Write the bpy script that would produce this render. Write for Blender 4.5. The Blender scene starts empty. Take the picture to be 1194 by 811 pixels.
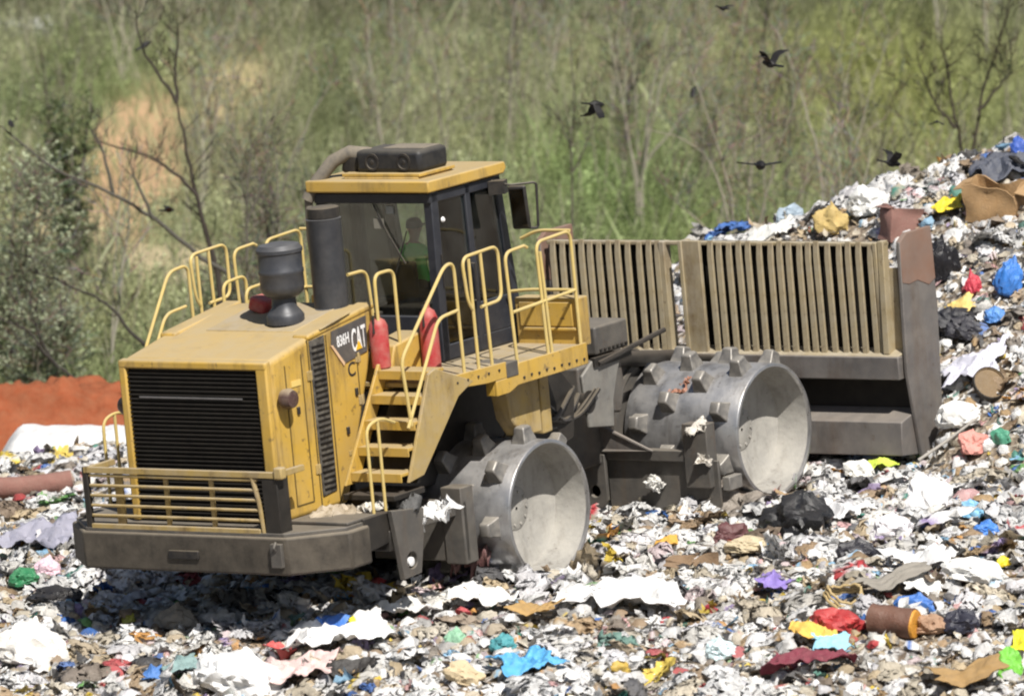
import bpy, bmesh, math, random
import numpy as np
from mathutils import Vector, Matrix, noise as mnoise

PI = math.pi
SC = bpy.context.scene
COL = SC.collection

# ------------------------------------------------------------------ terrain
def _hash(ix, iy, seed):
    h = (ix.astype(np.int64) * 374761393 + iy.astype(np.int64) * 668265263 + seed * 982451653) & 0xffffffff
    h = ((h ^ (h >> 13)) * 1274126177) & 0xffffffff
    h = h ^ (h >> 16)
    return (h & 0xffff) / 65535.0

def vnoise(x, y, seed=0):
    x = np.asarray(x, float); y = np.asarray(y, float)
    ix = np.floor(x); iy = np.floor(y)
    fx = x - ix; fy = y - iy
    fx = fx * fx * (3 - 2 * fx); fy = fy * fy * (3 - 2 * fy)
    a = _hash(ix, iy, seed); b = _hash(ix + 1, iy, seed)
    c = _hash(ix, iy + 1, seed); d = _hash(ix + 1, iy + 1, seed)
    return (a * (1 - fx) + b * fx) * (1 - fy) + (c * (1 - fx) + d * fx) * fy

def fbm(x, y, seed=0, octv=4):
    s = 0.0; a = 0.5; f = 1.0
    for i in range(octv):
        s = s + a * (vnoise(np.asarray(x) * f, np.asarray(y) * f, seed + i * 17) - 0.5)
        a *= 0.5; f *= 2.03
    return s

def sstep(a, b, t):
    t = np.clip((np.asarray(t, float) - a) / (b - a), 0, 1)
    return t * t * (3 - 2 * t)

def ground_h(x, y):
    """height of the fill: the bench the machine climbs, the heap ahead of the blade, the edges"""
    x = np.asarray(x, float); y = np.asarray(y, float)
    xc = np.clip(x, -9, 12)
    base = 0.09 * xc + 0.053 * np.clip(y, -14, 14)
    fr = np.clip(-3.2 - y, 0, 14)
    base = base - 0.10 * fr
    yf = np.interp(x, [-2, 1.5, 2, 6.0, 6.6, 7.5, 9.5], [8.6, 8.0, 7.6, 4.75, 3.4, 2.6, 2.0])
    yc = np.interp(x, [0, 4, 7, 10], [11.0, 10.8, 10.0, 9.6])
    zc = np.interp(x, [0.5, 2, 3.3, 3.8, 4.6, 5.4, 6.2, 7.2, 10, 14], [0.5, 1.7, 2.6, 2.92, 3.15, 3.4, 3.68, 4.08, 4.6, 4.7])
    s = np.clip((y - yf) / (yc - yf), 0, 1)
    s = s ** 0.85
    w = sstep(0.3, 2.2, x)
    top = np.maximum(zc, base)
    z = base + (top - base) * s * w
    ye = np.interp(x, [-12, -5, -3, 2, 6, 12], [10.4, 10.8, 11.2, 12.0, 12.2, 13.0])
    z = z - np.clip(y - ye, 0, 9) * 0.62
    lump = 0.30 * fbm(x * 0.55, y * 0.55, 3, 3) + 0.20 * fbm(x * 1.9, y * 1.9, 9, 3)
    flat = 1 - 0.65 * sstep(0, 1, 1 - np.abs((x - 1.0) * 0.82 - (y - 1.6) * 0.57) / 3.0)
    mx = (x * 0.58 + y * 0.809); my = np.abs(-x * 0.81 + y * 0.585) - 1.3
    berm = 0.11 * (np.exp(-(mx ** 2 / 1.3 + my ** 2 / 1.1)) + np.exp(-((mx - 4.9) ** 2 / 1.3 + my ** 2 / 1.1)))
    return z + lump * flat * 1.15 + berm

def hill_h(x, y):
    x = np.asarray(x, float); y = np.asarray(y, float)
    t = np.clip(y - 24.0, 0, None)
    z = -1.0 + 0.118 * np.minimum(t, 75) + 0.05 * np.clip(t - 75, 0, 400)
    z = z - 1.4 * (1 - sstep(13, 24, y))
    z = z + 0.9 * fbm(x * 0.11, y * 0.08, 31, 3) + 0.25 * fbm(x * 0.7, y * 0.5, 35, 3)
    return z

def bank_h(x, y):
    c = 20.4 + 0.25 * np.sin(np.asarray(x) * 0.9)
    top = np.interp(x, [-16, -5.2, -4.2, -2.5, 0.5, 3], [0.30, 0.13, 0.03, -0.1, -0.6, -2.0])
    d = np.abs(np.asarray(y) - c)
    return top - np.clip(d - 0.5, 0, None) * 0.75 + 0.45 * fbm(np.asarray(x) * 0.9, np.asarray(y) * 0.9, 51, 5) + .20 * fbm(np.asarray(x) * 2.2, np.asarray(y) * 3, 57, 2) + .26 * fbm(np.asarray(x) * 6, np.asarray(y) * 7, 59, 3)

# ------------------------------------------------------------------ helpers
def lin(c):
    return tuple(v for v in c)

def pbr(name, col, rough=0.6, metal=0.0, dust=0.0, dustcol=(0.40, 0.33, 0.23), nscale=2.5, var=0.14, bump=0.0, up=0.6, spec=0.4, seed=0.0, grime=None):
    m = bpy.data.materials.new(name); m.use_nodes = True
    nt = m.node_tree; N = nt.nodes; L = nt.links
    p = N['Principled BSDF']
    p.inputs['Metallic'].default_value = metal
    p.inputs['Specular IOR Level'].default_value = spec
    tc = N.new('ShaderNodeTexCoord')
    mp = N.new('ShaderNodeMapping'); mp.inputs['Location'].default_value = (seed, seed * 1.7, seed * .6)
    L.new(tc.outputs['Object'], mp.inputs['Vector'])
    n1 = N.new('ShaderNodeTexNoise'); n1.inputs['Scale'].default_value = nscale; n1.inputs['Detail'].default_value = 7; n1.inputs['Roughness'].default_value = 0.62
    L.new(mp.outputs[0], n1.inputs['Vector'])
    mx = N.new('ShaderNodeMix'); mx.data_type = 'RGBA'
    mx.inputs['A'].default_value = tuple(max(0, c * (1 - 2.2 * var)) for c in col) + (1,)
    mx.inputs['B'].default_value = tuple(min(1, c * (1 + 2.2 * var)) for c in col) + (1,)
    L.new(n1.outputs['Fac'], mx.inputs['Factor'])
    out = mx.outputs['Result']
    if grime:
        gm = N.new('ShaderNodeMapping'); gm.inputs['Scale'].default_value = (2.6, 2.6, .45); gm.inputs['Location'].default_value = (seed + 3, 1, 2); L.new(tc.outputs['Object'], gm.inputs['Vector'])
        for sc_, lo, hi, k in ((1.3, .50, .68, grime[1]), (9.0, .60, .66, grime[1] * .9)):
            gn = N.new('ShaderNodeTexNoise'); gn.inputs['Scale'].default_value = sc_; gn.inputs['Detail'].default_value = 9; gn.inputs['Roughness'].default_value = .68; L.new(gm.outputs[0] if sc_ < 5 else mp.outputs[0], gn.inputs['Vector'])
            gr_ = N.new('ShaderNodeMapRange'); gr_.inputs[1].default_value = lo; gr_.inputs[2].default_value = hi; gr_.inputs[3].default_value = 0; gr_.inputs[4].default_value = k; L.new(gn.outputs['Fac'], gr_.inputs[0])
            gx_ = N.new('ShaderNodeMix'); gx_.data_type = 'RGBA'; L.new(gr_.outputs[0], gx_.inputs['Factor']); L.new(out, gx_.inputs['A']); gx_.inputs['B'].default_value = grime[0] + (1,); out = gx_.outputs['Result']
    if dust > 0:
        n2 = N.new('ShaderNodeTexNoise'); n2.inputs['Scale'].default_value = nscale * 1.7; n2.inputs['Detail'].default_value = 9; n2.inputs['Roughness'].default_value = 0.7
        L.new(mp.outputs[0], n2.inputs['Vector'])
        ge = N.new('ShaderNodeNewGeometry'); sx = N.new('ShaderNodeSeparateXYZ'); L.new(ge.outputs['Normal'], sx.inputs[0])
        m1 = N.new('ShaderNodeMapRange'); m1.inputs[1].default_value = 0.25; m1.inputs[2].default_value = 0.95; m1.inputs[3].default_value = 0.0; m1.inputs[4].default_value = up
        L.new(sx.outputs['Z'], m1.inputs[0])
        m2 = N.new('ShaderNodeMapRange'); m2.inputs[1].default_value = 0.35; m2.inputs[2].default_value = 0.72; m2.inputs[3].default_value = 0.0; m2.inputs[4].default_value = 1.0
        L.new(n2.outputs['Fac'], m2.inputs[0])
        a = N.new('ShaderNodeMath'); a.operation = 'MULTIPLY_ADD'; a.use_clamp = True
        L.new(m2.outputs[0], a.inputs[0]); a.inputs[1].default_value = dust; L.new(m1.outputs[0], a.inputs[2])
        md = N.new('ShaderNodeMix'); md.data_type = 'RGBA'
        L.new(a.outputs[0], md.inputs['Factor']); L.new(out, md.inputs['A']); md.inputs['B'].default_value = dustcol + (1,)
        out = md.outputs['Result']
        r = N.new('ShaderNodeMapRange'); r.inputs[3].default_value = rough; r.inputs[4].default_value = min(1, rough + 0.3)
        L.new(a.outputs[0], r.inputs[0]); L.new(r.outputs[0], p.inputs['Roughness'])
        if metal > 0:
            q = N.new('ShaderNodeMapRange'); q.inputs[3].default_value = metal; q.inputs[4].default_value = 0.0
            L.new(a.outputs[0], q.inputs[0]); L.new(q.outputs[0], p.inputs['Metallic'])
    else:
        p.inputs['Roughness'].default_value = rough
    L.new(out, p.inputs['Base Color'])
    if bump > 0:
        b = N.new('ShaderNodeBump'); b.inputs['Strength'].default_value = bump; b.inputs['Distance'].default_value = 0.02
        n3 = N.new('ShaderNodeTexNoise'); n3.inputs['Scale'].default_value = nscale * 8; n3.inputs['Detail'].default_value = 5
        L.new(mp.outputs[0], n3.inputs['Vector']); L.new(n3.outputs['Fac'], b.inputs['Height']); L.new(b.outputs[0], p.inputs['Normal'])
    return m

def attr_mat(name, rough=0.6, spec=0.3, transl=0.0, stain=0):
    m = bpy.data.materials.new(name); m.use_nodes = True
    nt = m.node_tree; N = nt.nodes; L = nt.links
    p = N['Principled BSDF']; p.inputs['Roughness'].default_value = rough; p.inputs['Specular IOR Level'].default_value = spec
    at = N.new('ShaderNodeAttribute'); at.attribute_name = 'col'
    L.new(at.outputs['Color'], p.inputs['Base Color'])
    if stain:
        tc = N.new('ShaderNodeTexCoord'); n = N.new('ShaderNodeTexNoise'); n.inputs['Scale'].default_value = 9; n.inputs['Detail'].default_value = 8; n.inputs['Roughness'].default_value = .7; L.new(tc.outputs['Object'], n.inputs['Vector'])
        r = N.new('ShaderNodeMapRange'); r.inputs[1].default_value = .42; r.inputs[2].default_value = .68; r.inputs[3].default_value = 0; r.inputs[4].default_value = stain; L.new(n.outputs['Fac'], r.inputs[0])
        mx = N.new('ShaderNodeMix'); mx.data_type = 'RGBA'; L.new(r.outputs[0], mx.inputs['Factor']); L.new(at.outputs['Color'], mx.inputs['A']); mx.inputs['B'].default_value = (.27, .23, .18, 1); L.new(mx.outputs['Result'], p.inputs['Base Color'])
        n2 = N.new('ShaderNodeTexNoise'); n2.inputs['Scale'].default_value = 34; n2.inputs['Detail'].default_value = 4; n2.inputs['Distortion'].default_value = 1.2; L.new(tc.outputs['Object'], n2.inputs['Vector'])
        b = N.new('ShaderNodeBump'); b.inputs['Strength'].default_value = .9; b.inputs['Distance'].default_value = .03; L.new(n2.outputs['Fac'], b.inputs['Height']); L.new(b.outputs[0], p.inputs['Normal'])
    if transl > 0:
        t = N.new('ShaderNodeBsdfTranslucent'); L.new(at.outputs['Color'], t.inputs['Color'])
        ms = N.new('ShaderNodeMixShader'); ms.inputs[0].default_value = transl
        L.new(p.outputs[0], ms.inputs[1]); L.new(t.outputs[0], ms.inputs[2]); L.new(ms.outputs[0], N['Material Output'].inputs['Surface'])
    return m

def glass_mat(name, tint, refl=1.0):
    m = bpy.data.materials.new(name); m.use_nodes = True
    nt = m.node_tree; N = nt.nodes; L = nt.links
    N.remove(N['Principled BSDF'])
    t = N.new('ShaderNodeBsdfTransparent'); t.inputs[0].default_value = tint + (1,)
    g = N.new('ShaderNodeBsdfGlossy'); g.inputs['Roughness'].default_value = 0.04; g.inputs['Color'].default_value = (refl, refl, refl, 1)
    f = N.new('ShaderNodeFresnel'); f.inputs[0].default_value = 1.5
    ms = N.new('ShaderNodeMixShader')
    d = N.new('ShaderNodeBsdfDiffuse'); d.inputs[0].default_value = (0.35, 0.33, 0.28, 1)
    n = N.new('ShaderNodeTexNoise'); n.inputs['Scale'].default_value = 3.0; n.inputs['Detail'].default_value = 6
    tc = N.new('ShaderNodeTexCoord'); L.new(tc.outputs['Object'], n.inputs['Vector'])
    r = N.new('ShaderNodeMapRange'); r.inputs[1].default_value = .35; r.inputs[2].default_value = .8; r.inputs[3].default_value = 0.0; r.inputs[4].default_value = 0.05
    L.new(n.outputs['Fac'], r.inputs[0])
    m2 = N.new('ShaderNodeMixShader')
    L.new(f.outputs[0], ms.inputs[0]); L.new(t.outputs[0], ms.inputs[1]); L.new(g.outputs[0], ms.inputs[2])
    L.new(r.outputs[0], m2.inputs[0]); L.new(ms.outputs[0], m2.inputs[1]); L.new(d.outputs[0], m2.inputs[2])
    L.new(m2.outputs[0], N['Material Output'].inputs['Surface'])
    return m

def tag(o, label=None, cat=None, group=None, kind=None):
    if label: o['label'] = label
    if cat: o['category'] = cat
    if group: o['group'] = group
    if kind: o['kind'] = kind
    return o

def empty(name, loc=(0, 0, 0)):
    o = bpy.data.objects.new(name, None); COL.objects.link(o); o.location = loc
    o.empty_display_size = 0.3
    return o

class MB:
    def __init__(s): s.bm = bmesh.new()
    def box(s, x0, x1, y0, y1, z0, z1, rot=None):
        v = [Vector((x, y, z)) for x in (x0, x1) for y in (y0, y1) for z in (z0, z1)]
        if rot:
            c = Vector(((x0 + x1) / 2, (y0 + y1) / 2, (z0 + z1) / 2))
            R = Matrix.Rotation(rot[1], 3, rot[0].upper()); v = [R @ (p - c) + c for p in v]
        b = [s.bm.verts.new(p) for p in v]
        for f in ((0, 1, 3, 2), (4, 6, 7, 5), (0, 4, 5, 1), (2, 3, 7, 6), (0, 2, 6, 4), (1, 5, 7, 3)):
            s.bm.faces.new([b[i] for i in f])
        return s
    def prism(s, pts, axis, a0, a1):
        def P(p, a):
            if axis == 'y': return (p[0], a, p[1])
            if axis == 'x': return (a, p[0], p[1])
            return (p[0], p[1], a)
        A = [s.bm.verts.new(P(p, a0)) for p in pts]; B = [s.bm.verts.new(P(p, a1)) for p in pts]
        n = len(pts)
        s.bm.faces.new(A); s.bm.faces.new(B[::-1])
        for i in range(n):
            s.bm.faces.new((A[i], B[i], B[(i + 1) % n], A[(i + 1) % n]))
        return s
    def plate_hole(s, pts, axis, a0, a1, hole, r, n=20):
        """a flat plate with a round hole right through it"""
        def P(p, a):
            if axis == 'y': return (p[0], a, p[1])
            if axis == 'x': return (a, p[0], p[1])
            return (p[0], p[1], a)
        h = [(hole[0] + r * math.cos(2 * PI * k / n), hole[1] + r * math.sin(2 * PI * k / n)) for k in range(n)]
        loops = []
        for a in (a0, a1):
            t = bmesh.new()
            o = [t.verts.new(P(p, a)) for p in pts]; i = [t.verts.new(P(p, a)) for p in h]
            e = [t.edges.new((o[k], o[(k + 1) % len(o)])) for k in range(len(o))] + [t.edges.new((i[k], i[(k + 1) % n])) for k in range(n)]
            bmesh.ops.triangle_fill(t, edges=e, use_beauty=True)
            mp = {v: s.bm.verts.new(v.co) for v in t.verts}
            for f in t.faces: s.bm.faces.new([mp[v] for v in f.verts])
            loops.append(([mp[v] for v in o], [mp[v] for v in i])); t.free()
        for q in (0, 1):
            A, B = loops[0][q], loops[1][q]; m = len(A)
            for k in range(m): s.bm.faces.new((A[k], B[k], B[(k + 1) % m], A[(k + 1) % m]))
        return s
    def lathe(s, prof, axis, c, n=40, cap=True):
        """prof: list of (radius, offset along axis)"""
        rings = []
        for r, t in prof:
            ring = []
            for k in range(n):
                a = 2 * PI * k / n; u, w = r * math.cos(a), r * math.sin(a)
                if axis == 'z': p = (c[0] + u, c[1] + w, c[2] + t)
                elif axis == 'y': p = (c[0] + u, c[1] + t, c[2] + w)
                else: p = (c[0] + t, c[1] + u, c[2] + w)
                ring.append(s.bm.verts.new(p))
            rings.append(ring)
        for A, B in zip(rings, rings[1:]):
            for k in range(n): s.bm.faces.new((A[k], A[(k + 1) % n], B[(k + 1) % n], B[k]))
        if cap:
            s.bm.faces.new(rings[0][::-1]); s.bm.faces.new(rings[-1])
        return s
    def tube(s, pts, r, n=8, bend=0.0, closed=False):
        P = [Vector(p) for p in pts]
        if bend > 0 and len(P) > 2:
            Q = []; m = len(P)
            for i in range(m):
                if not closed and i in (0, m - 1): Q.append(P[i]); continue
                a, b, c = P[i - 1], P[i], P[(i + 1) % m]
                d1 = min(bend, (a - b).length * .45); d2 = min(bend, (c - b).length * .45)
                p0 = b + (a - b).normalized() * d1; p2 = b + (c - b).normalized() * d2
                for k in range(6):
                    t = k / 5; Q.append(p0 * (1 - t) ** 2 + b * 2 * t * (1 - t) + p2 * t * t)
            P = Q
        m = len(P); rings = []; up = None
        rr = r if isinstance(r, (list, tuple)) else [r] * m
        for i in range(m):
            if closed: d = P[(i + 1) % m] - P[i - 1]
            else: d = P[min(i + 1, m - 1)] - P[max(i - 1, 0)]
            d.normalize()
            if up is None:
                up = d.orthogonal().normalized()
            up = (up - d * up.dot(d))
            if up.length < 1e-5: up = d.orthogonal()
            up.normalize(); w = d.cross(up)
            rings.append([s.bm.verts.new(P[i] + (up * math.cos(2 * PI * k / n) + w * math.sin(2 * PI * k / n)) * rr[i]) for k in range(n)])
        rg = list(zip(rings, rings[1:])) + ([(rings[-1], rings[0])] if closed else [])
        for A, B in rg:
            for k in range(n): s.bm.faces.new((A[k], A[(k + 1) % n], B[(k + 1) % n], B[k]))
        if not closed:
            s.bm.faces.new(rings[0][::-1]); s.bm.faces.new(rings[-1])
        return s
    def build(s, name, mat, parent=None, bevel=0.0, smooth=True, angle=38, loc=None):
        bmesh.ops.recalc_face_normals(s.bm, faces=s.bm.faces)
        me = bpy.data.meshes.new(name); s.bm.to_mesh(me); s.bm.free()
        if smooth:
            me.polygons.foreach_set('use_smooth', [True] * len(me.polygons))
            me.set_sharp_from_angle(angle=math.radians(angle))
        me.materials.append(mat)
        o = bpy.data.objects.new(name, me); COL.objects.link(o)
        if parent: o.parent = parent
        if loc: o.location = loc
        if bevel > 0:
            b = o.modifiers.new('edge', 'BEVEL'); b.width = bevel; b.segments = 2; b.limit_method = 'ANGLE'; b.angle_limit = math.radians(40)
        return o

def np_mesh(name, V, F, mat, parent=None, cols=None, smooth=False, sizes=None):
    """V (n,3), F (m,k) ints, cols (n,3) per vertex"""
    me = bpy.data.meshes.new(name)
    V = np.asarray(V, np.float32); F = np.asarray(F, np.int32)
    me.vertices.add(len(V)); me.vertices.foreach_set('co', V.ravel())
    k = F.shape[1]; m = len(F)
    me.loops.add(m * k); me.loops.foreach_set('vertex_index', F.ravel())
    me.polygons.add(m); me.polygons.foreach_set('loop_start', np.arange(0, m * k, k, dtype=np.int32))
    me.polygons.foreach_set('use_smooth', np.full(m, smooth, bool))
    me.update(calc_edges=True)
    if cols is not None:
        ca = me.color_attributes.new('col', 'FLOAT_COLOR', 'POINT')
        c4 = np.ones((len(V), 4), np.float32); c4[:, :3] = cols; ca.data.foreach_set('color', c4.ravel())
    me.validate()
    me.materials.append(mat)
    o = bpy.data.objects.new(name, me); COL.objects.link(o)
    if parent: o.parent = parent
    return o

def text_part(name, body, mat, parent, origin, width, height, slope=0.0, depth=0.004):
    """lettering on the right-hand side (facing -y), written along +x"""
    cu = bpy.data.curves.new('t', 'FONT'); cu.body = body; cu.size = 1; cu.extrude = 0.01; cu.offset = 0.012
    t = bpy.data.objects.new('t', cu); COL.objects.link(t)
    bpy.context.view_layer.update()
    me = bpy.data.meshes.new_from_object(t.evaluated_get(bpy.context.evaluated_depsgraph_get()))
    bpy.data.objects.remove(t)
    co = np.array([v.co[:] for v in me.vertices]); mn = co.min(0); mx = co.max(0)
    ux, uz = math.cos(slope), math.sin(slope)
    for v in me.vertices:
        a = (v.co.x - mn[0]) / (mx[0] - mn[0]) * width; b = (v.co.y - mn[1]) / (mx[1] - mn[1]) * height
        d = (v.co.z - mn[2]) / (mx[2] - mn[2]) * depth
        v.co = (origin[0] + a * ux, origin[1] - d, origin[2] + a * uz + b)
    me.materials.clear(); me.materials.append(mat)
    o = bpy.data.objects.new(name, me); COL.objects.link(o); o.parent = parent
    return o

# ------------------------------------------------------------------ materials of the machine
YEL = pbr('yellow_paint', (0.49, 0.305, 0.05), 0.42, 0, dust=0.40, dustcol=(0.40, 0.31, 0.17), nscale=1.4, var=.12, up=0.72, grime=((.12, .075, .03), .85))
YELD = pbr('dusty_yellow_paint', (0.36, 0.25, 0.075), 0.6, 0, dust=0.65, dustcol=(0.35, 0.29, 0.20), nscale=2.4, var=.14, up=0.6, grime=((.12, .075, .03), .85))
RAIL = pbr('rail_yellow_paint', (0.56, 0.42, 0.14), 0.45, 0, dust=0.4, dustcol=(0.45, 0.38, 0.24), nscale=4, var=.1, up=0.3)
CW = pbr('grimy_counterweight_steel', (0.045, 0.038, 0.03), 0.6, 0, dust=0.32, dustcol=(0.20, 0.17, 0.13), nscale=2.2, var=.22, bump=.2, up=0.9, grime=((.02, .018, .016), .6))
DARK = pbr('black_paint', (0.012, 0.012, 0.014), 0.5, 0, dust=0.10, nscale=3, up=0.25)
CABF = pbr('cab_dark_paint', (0.018, 0.02, 0.028), 0.4, 0, dust=0.22, dustcol=(.12, .12, .12), nscale=2.2, up=0.3)
GRL = pbr('radiator_black', (0.006, 0.006, 0.007), 0.5, 0, dust=0.03, nscale=5, up=0.03, spec=.25)
STEEL = pbr('worn_drum_steel', (0.46, 0.46, 0.47), 0.30, 0.9, dust=0.34, dustcol=(0.25, 0.225, 0.19), nscale=1.9, var=.24, up=0.2, bump=.12, grime=((.06, .045, .035), .6))
DISC = pbr('dusty_drum_disc', (0.28, 0.27, 0.25), 0.7, 0.0, dust=0.8, dustcol=(0.42, 0.40, 0.36), nscale=2.0, var=.25, up=0.0, bump=.3, grime=((.10, .085, .07), .7))
CLEAT = pbr('cleat_steel', (0.22, 0.21, 0.20), 0.4, 0.6, dust=0.5, dustcol=(.34, .31, .26), nscale=5, var=.25, up=0.35)
FRM = pbr('dusty_frame_steel', (0.085, 0.08, 0.075), 0.45, 0.2, dust=0.42, dustcol=(0.20, 0.175, 0.14), nscale=2.0, var=.2, up=0.5, bump=.15, grime=((.10, .065, .042), .55))
FRMD = pbr('oily_frame_steel', (0.022, 0.02, 0.018), 0.5, 0.2, dust=0.22, dustcol=(0.11, 0.09, 0.07), nscale=2.6, var=.25, up=0.5)
BLD = pbr('blade_tan_paint', (0.29, 0.23, 0.13), 0.6, 0, dust=0.65, dustcol=(0.37, 0.335, 0.27), nscale=1.6, var=.18, up=0.3, grime=((.12, .075, .03), .85))
BLDG = pbr('blade_worn_steel', (0.15, 0.14, 0.135), 0.45, 0.35, dust=0.5, dustcol=(0.24, 0.21, 0.18), nscale=1.8, var=.22, up=0.5, bump=.1, grime=((.10, .065, .042), .55))
BACK = pbr('rack_gap_shade', (0.016, 0.014, 0.012), 0.9, 0, spec=.1, nscale=3, var=.2)  # near-black so the gaps between the rack bars read as shade
RUSTY = pbr('rusty_steel', (0.20, 0.11, 0.075), 0.75, 0.0, dust=0.6, dustcol=(0.20, 0.175, 0.155), nscale=1.3, var=.25, up=0.1)
PIPE = pbr('exhaust_steel', (0.05, 0.053, 0.062), 0.42, 0.4, dust=0.25, dustcol=(0.17, 0.165, 0.16), nscale=3, var=.2, up=0.4)
PLAS = pbr('dark_plastic', (0.012, 0.013, 0.016), 0.5, 0, dust=0.2, dustcol=(.14, .125, .10), nscale=4, up=0.5)
HOSE = pbr('canvas_hose', (0.12, 0.11, 0.095), 0.85, 0, dust=0.3, nscale=6, up=0.2)
RED = pbr('red_paint', (0.36, 0.025, 0.03), 0.45, 0, dust=0.5, dustcol=(.40, .25, .2), nscale=4, up=0.3)
WHT = pbr('white_decal', (0.74, 0.74, 0.74), 0.5, 0, nscale=12, var=.08)
DECAL = pbr('charcoal_decal', (0.055, 0.055, 0.06), 0.5, 0, dust=0.2, nscale=4, up=0)
LAMPM = pbr('lamp_lens', (0.06, 0.03, 0.03), 0.25, 0, dust=.2, nscale=6)
LINE = pbr('panel_gap', (0.10, 0.07, 0.02), 0.8, 0)
INW = pbr('drum_inner_wall', (0.06, 0.055, 0.05), 0.7, 0.2, dust=0.4, dustcol=(0.18, 0.165, 0.14), nscale=2.5, var=.25, up=.3)
GLS = glass_mat('cab_glass', (0.88, 0.92, 0.90))
GLSB = glass_mat('cab_side_glass', (0.62, 0.80, 0.88), 1.0)
SEAT = pbr('seat_cloth', (0.03, 0.03, 0.033), 0.85)

# ------------------------------------------------------------------ the compactor (x forward, y left, z up, rear axle at the origin)
AM = Matrix(((0.5800, -0.8100, -0.0900, 0), (0.8090, 0.5850, -0.0530, 0), (0.0960, -0.0420, 0.9950, 0), (0, 0, 0, 1)))
_x = Vector(AM.col[0][:3]).normalized(); _z = Vector(AM.col[2][:3]); _z = (_z - _x * _z.dot(_x)).normalized(); _y = _z.cross(_x)
AM = Matrix(((_x.x, _y.x, _z.x, 0), (_x.y, _y.y, _z.y, 0), (_x.z, _y.z, _z.z, 0), (0, 0, 0, 1)))
mc = empty('landfill_compactor')
mc.matrix_world = AM
tag(mc, 'dusty yellow landfill compactor with spiked steel drums and a slatted blade climbing the trash', 'compactor')

# ---- drums
RD = 0.84
def drum_mesh(sgn, w0=0.36, w1=2.05):
    m = MB(); o = sgn * w1; i = sgn * w0
    d = -sgn
    prof = [(RD - .045, i), (RD, i), (RD, o + d * .012), (RD - .012, o), (RD - .045, o), (RD - .05, o + d * .02), (RD - .055, o + d * .44)]
    m.lathe([(r, t) for r, t in prof], 'y', (0, 0, 0), 72, cap=False)
    return m
def disc_mesh(sgn, w1=2.05):
    m = MB(); o = sgn * w1; d = -sgn
    m.lathe([(RD - .12, o + d * .435), (RD - .15, o + d * .45), (.60, o + d * .47), (.42, o + d * .50), (.27, o + d * .52), (.24, o + d * .50), (.02, o + d * .495)], 'y', (0, 0, 0), 60, cap=False)
    for k in range(10):
        a = 2 * PI * k / 10
        m.lathe([(.02, o + d * .52), (.02, o + d * .485), (.001, o + d * .483)], 'y', (.20 * math.cos(a), 0, .20 * math.sin(a)), 8, cap=False)
    return m
def cleat_mesh():
    m = MB(); bm = m.bm
    # base on z=0, tip up; axis of the drum along y
    def ring(hx, hy, z, ox=0): return [bm.verts.new((ox + sx * hx, sy * hy, z)) for sx, sy in ((-1, -1), (1, -1), (1, 1), (-1, 1))]
    R = [ring(.135, .11, -.03), ring(.112, .094, .05), ring(.09, .078, .11), ring(.082, .072, .175), ring(.058, .05, .19)]
    for A, B in zip(R, R[1:]):
        for k in range(4): bm.faces.new((A[k], A[(k + 1) % 4], B[(k + 1) % 4], B[k]))
    bm.faces.new(R[0][::-1]); bm.faces.new(R[-1])
    return m
cl_proto = cleat_mesh().build('cleat', CLEAT, None, bevel=.014)
cl_used = False
def make_drum(x, sgn, zc, ph):
    global cl_used
    dr = drum_mesh(sgn).build('drum', STEEL, mc, loc=(x, 0, zc), angle=50)
    disc_mesh(sgn).build('hub_disc', DISC, dr)
    m = MB(); o_ = sgn * 2.05; d_ = -sgn; m.lathe([(RD - .0485, o_ + d_ * .03), (RD - .122, o_ + d_ * .437)], 'y', (0, 0, 0), 72, cap=False); m.build('inner_wall', DISC, dr)
    for row in range(4):
        yy = sgn * (0.60 + row * 0.40)
        nc = 8 if sgn < 0 else 4
        for k in range(nc):
            a = ph + 2 * PI * k / nc + row * math.radians(19)
            if not cl_used: c = cl_proto; cl_used = True
            else: c = cl_proto.copy(); COL.objects.link(c)
            c.parent = dr
            c.location = ((RD - .004) * math.sin(a), yy, (RD - .004) * math.cos(a))
            c.rotation_euler = (0, a, 0)
    return dr
make_drum(0, -1, .84, math.radians(-16)); make_drum(0, 1, .84, math.radians(10))
make_drum(4.85, -1, .90, math.radians(-76)); make_drum(4.85, 1, .90, math.radians(25))
for x, zc in ((0, .84), (4.85, .90)):
    m = MB(); m.lathe([(.40, -.5), (.30, -.36), (.30, .36), (.40, .5)], 'y', (x, 0, zc), 24); m.box(x - .35, x + .35, -.36, .36, zc - .28, zc + .3)
    m.build('axle_housing', FRMD, mc, bevel=.03)
m = MB()
for s in (-1, 1): m.lathe([(.955, s * .12), (.955, s * .33), (.90, s * .34), (.90, s * .13)], 'y', (4.78, 0, .93), 64, cap=False)
for s in (-1, 1): m.lathe([(.95, s * .125), (.05, s * .125)], 'y', (4.78, 0, .93), 64, cap=False)
m.build('inner_drum_guard', FRM, mc)

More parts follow.
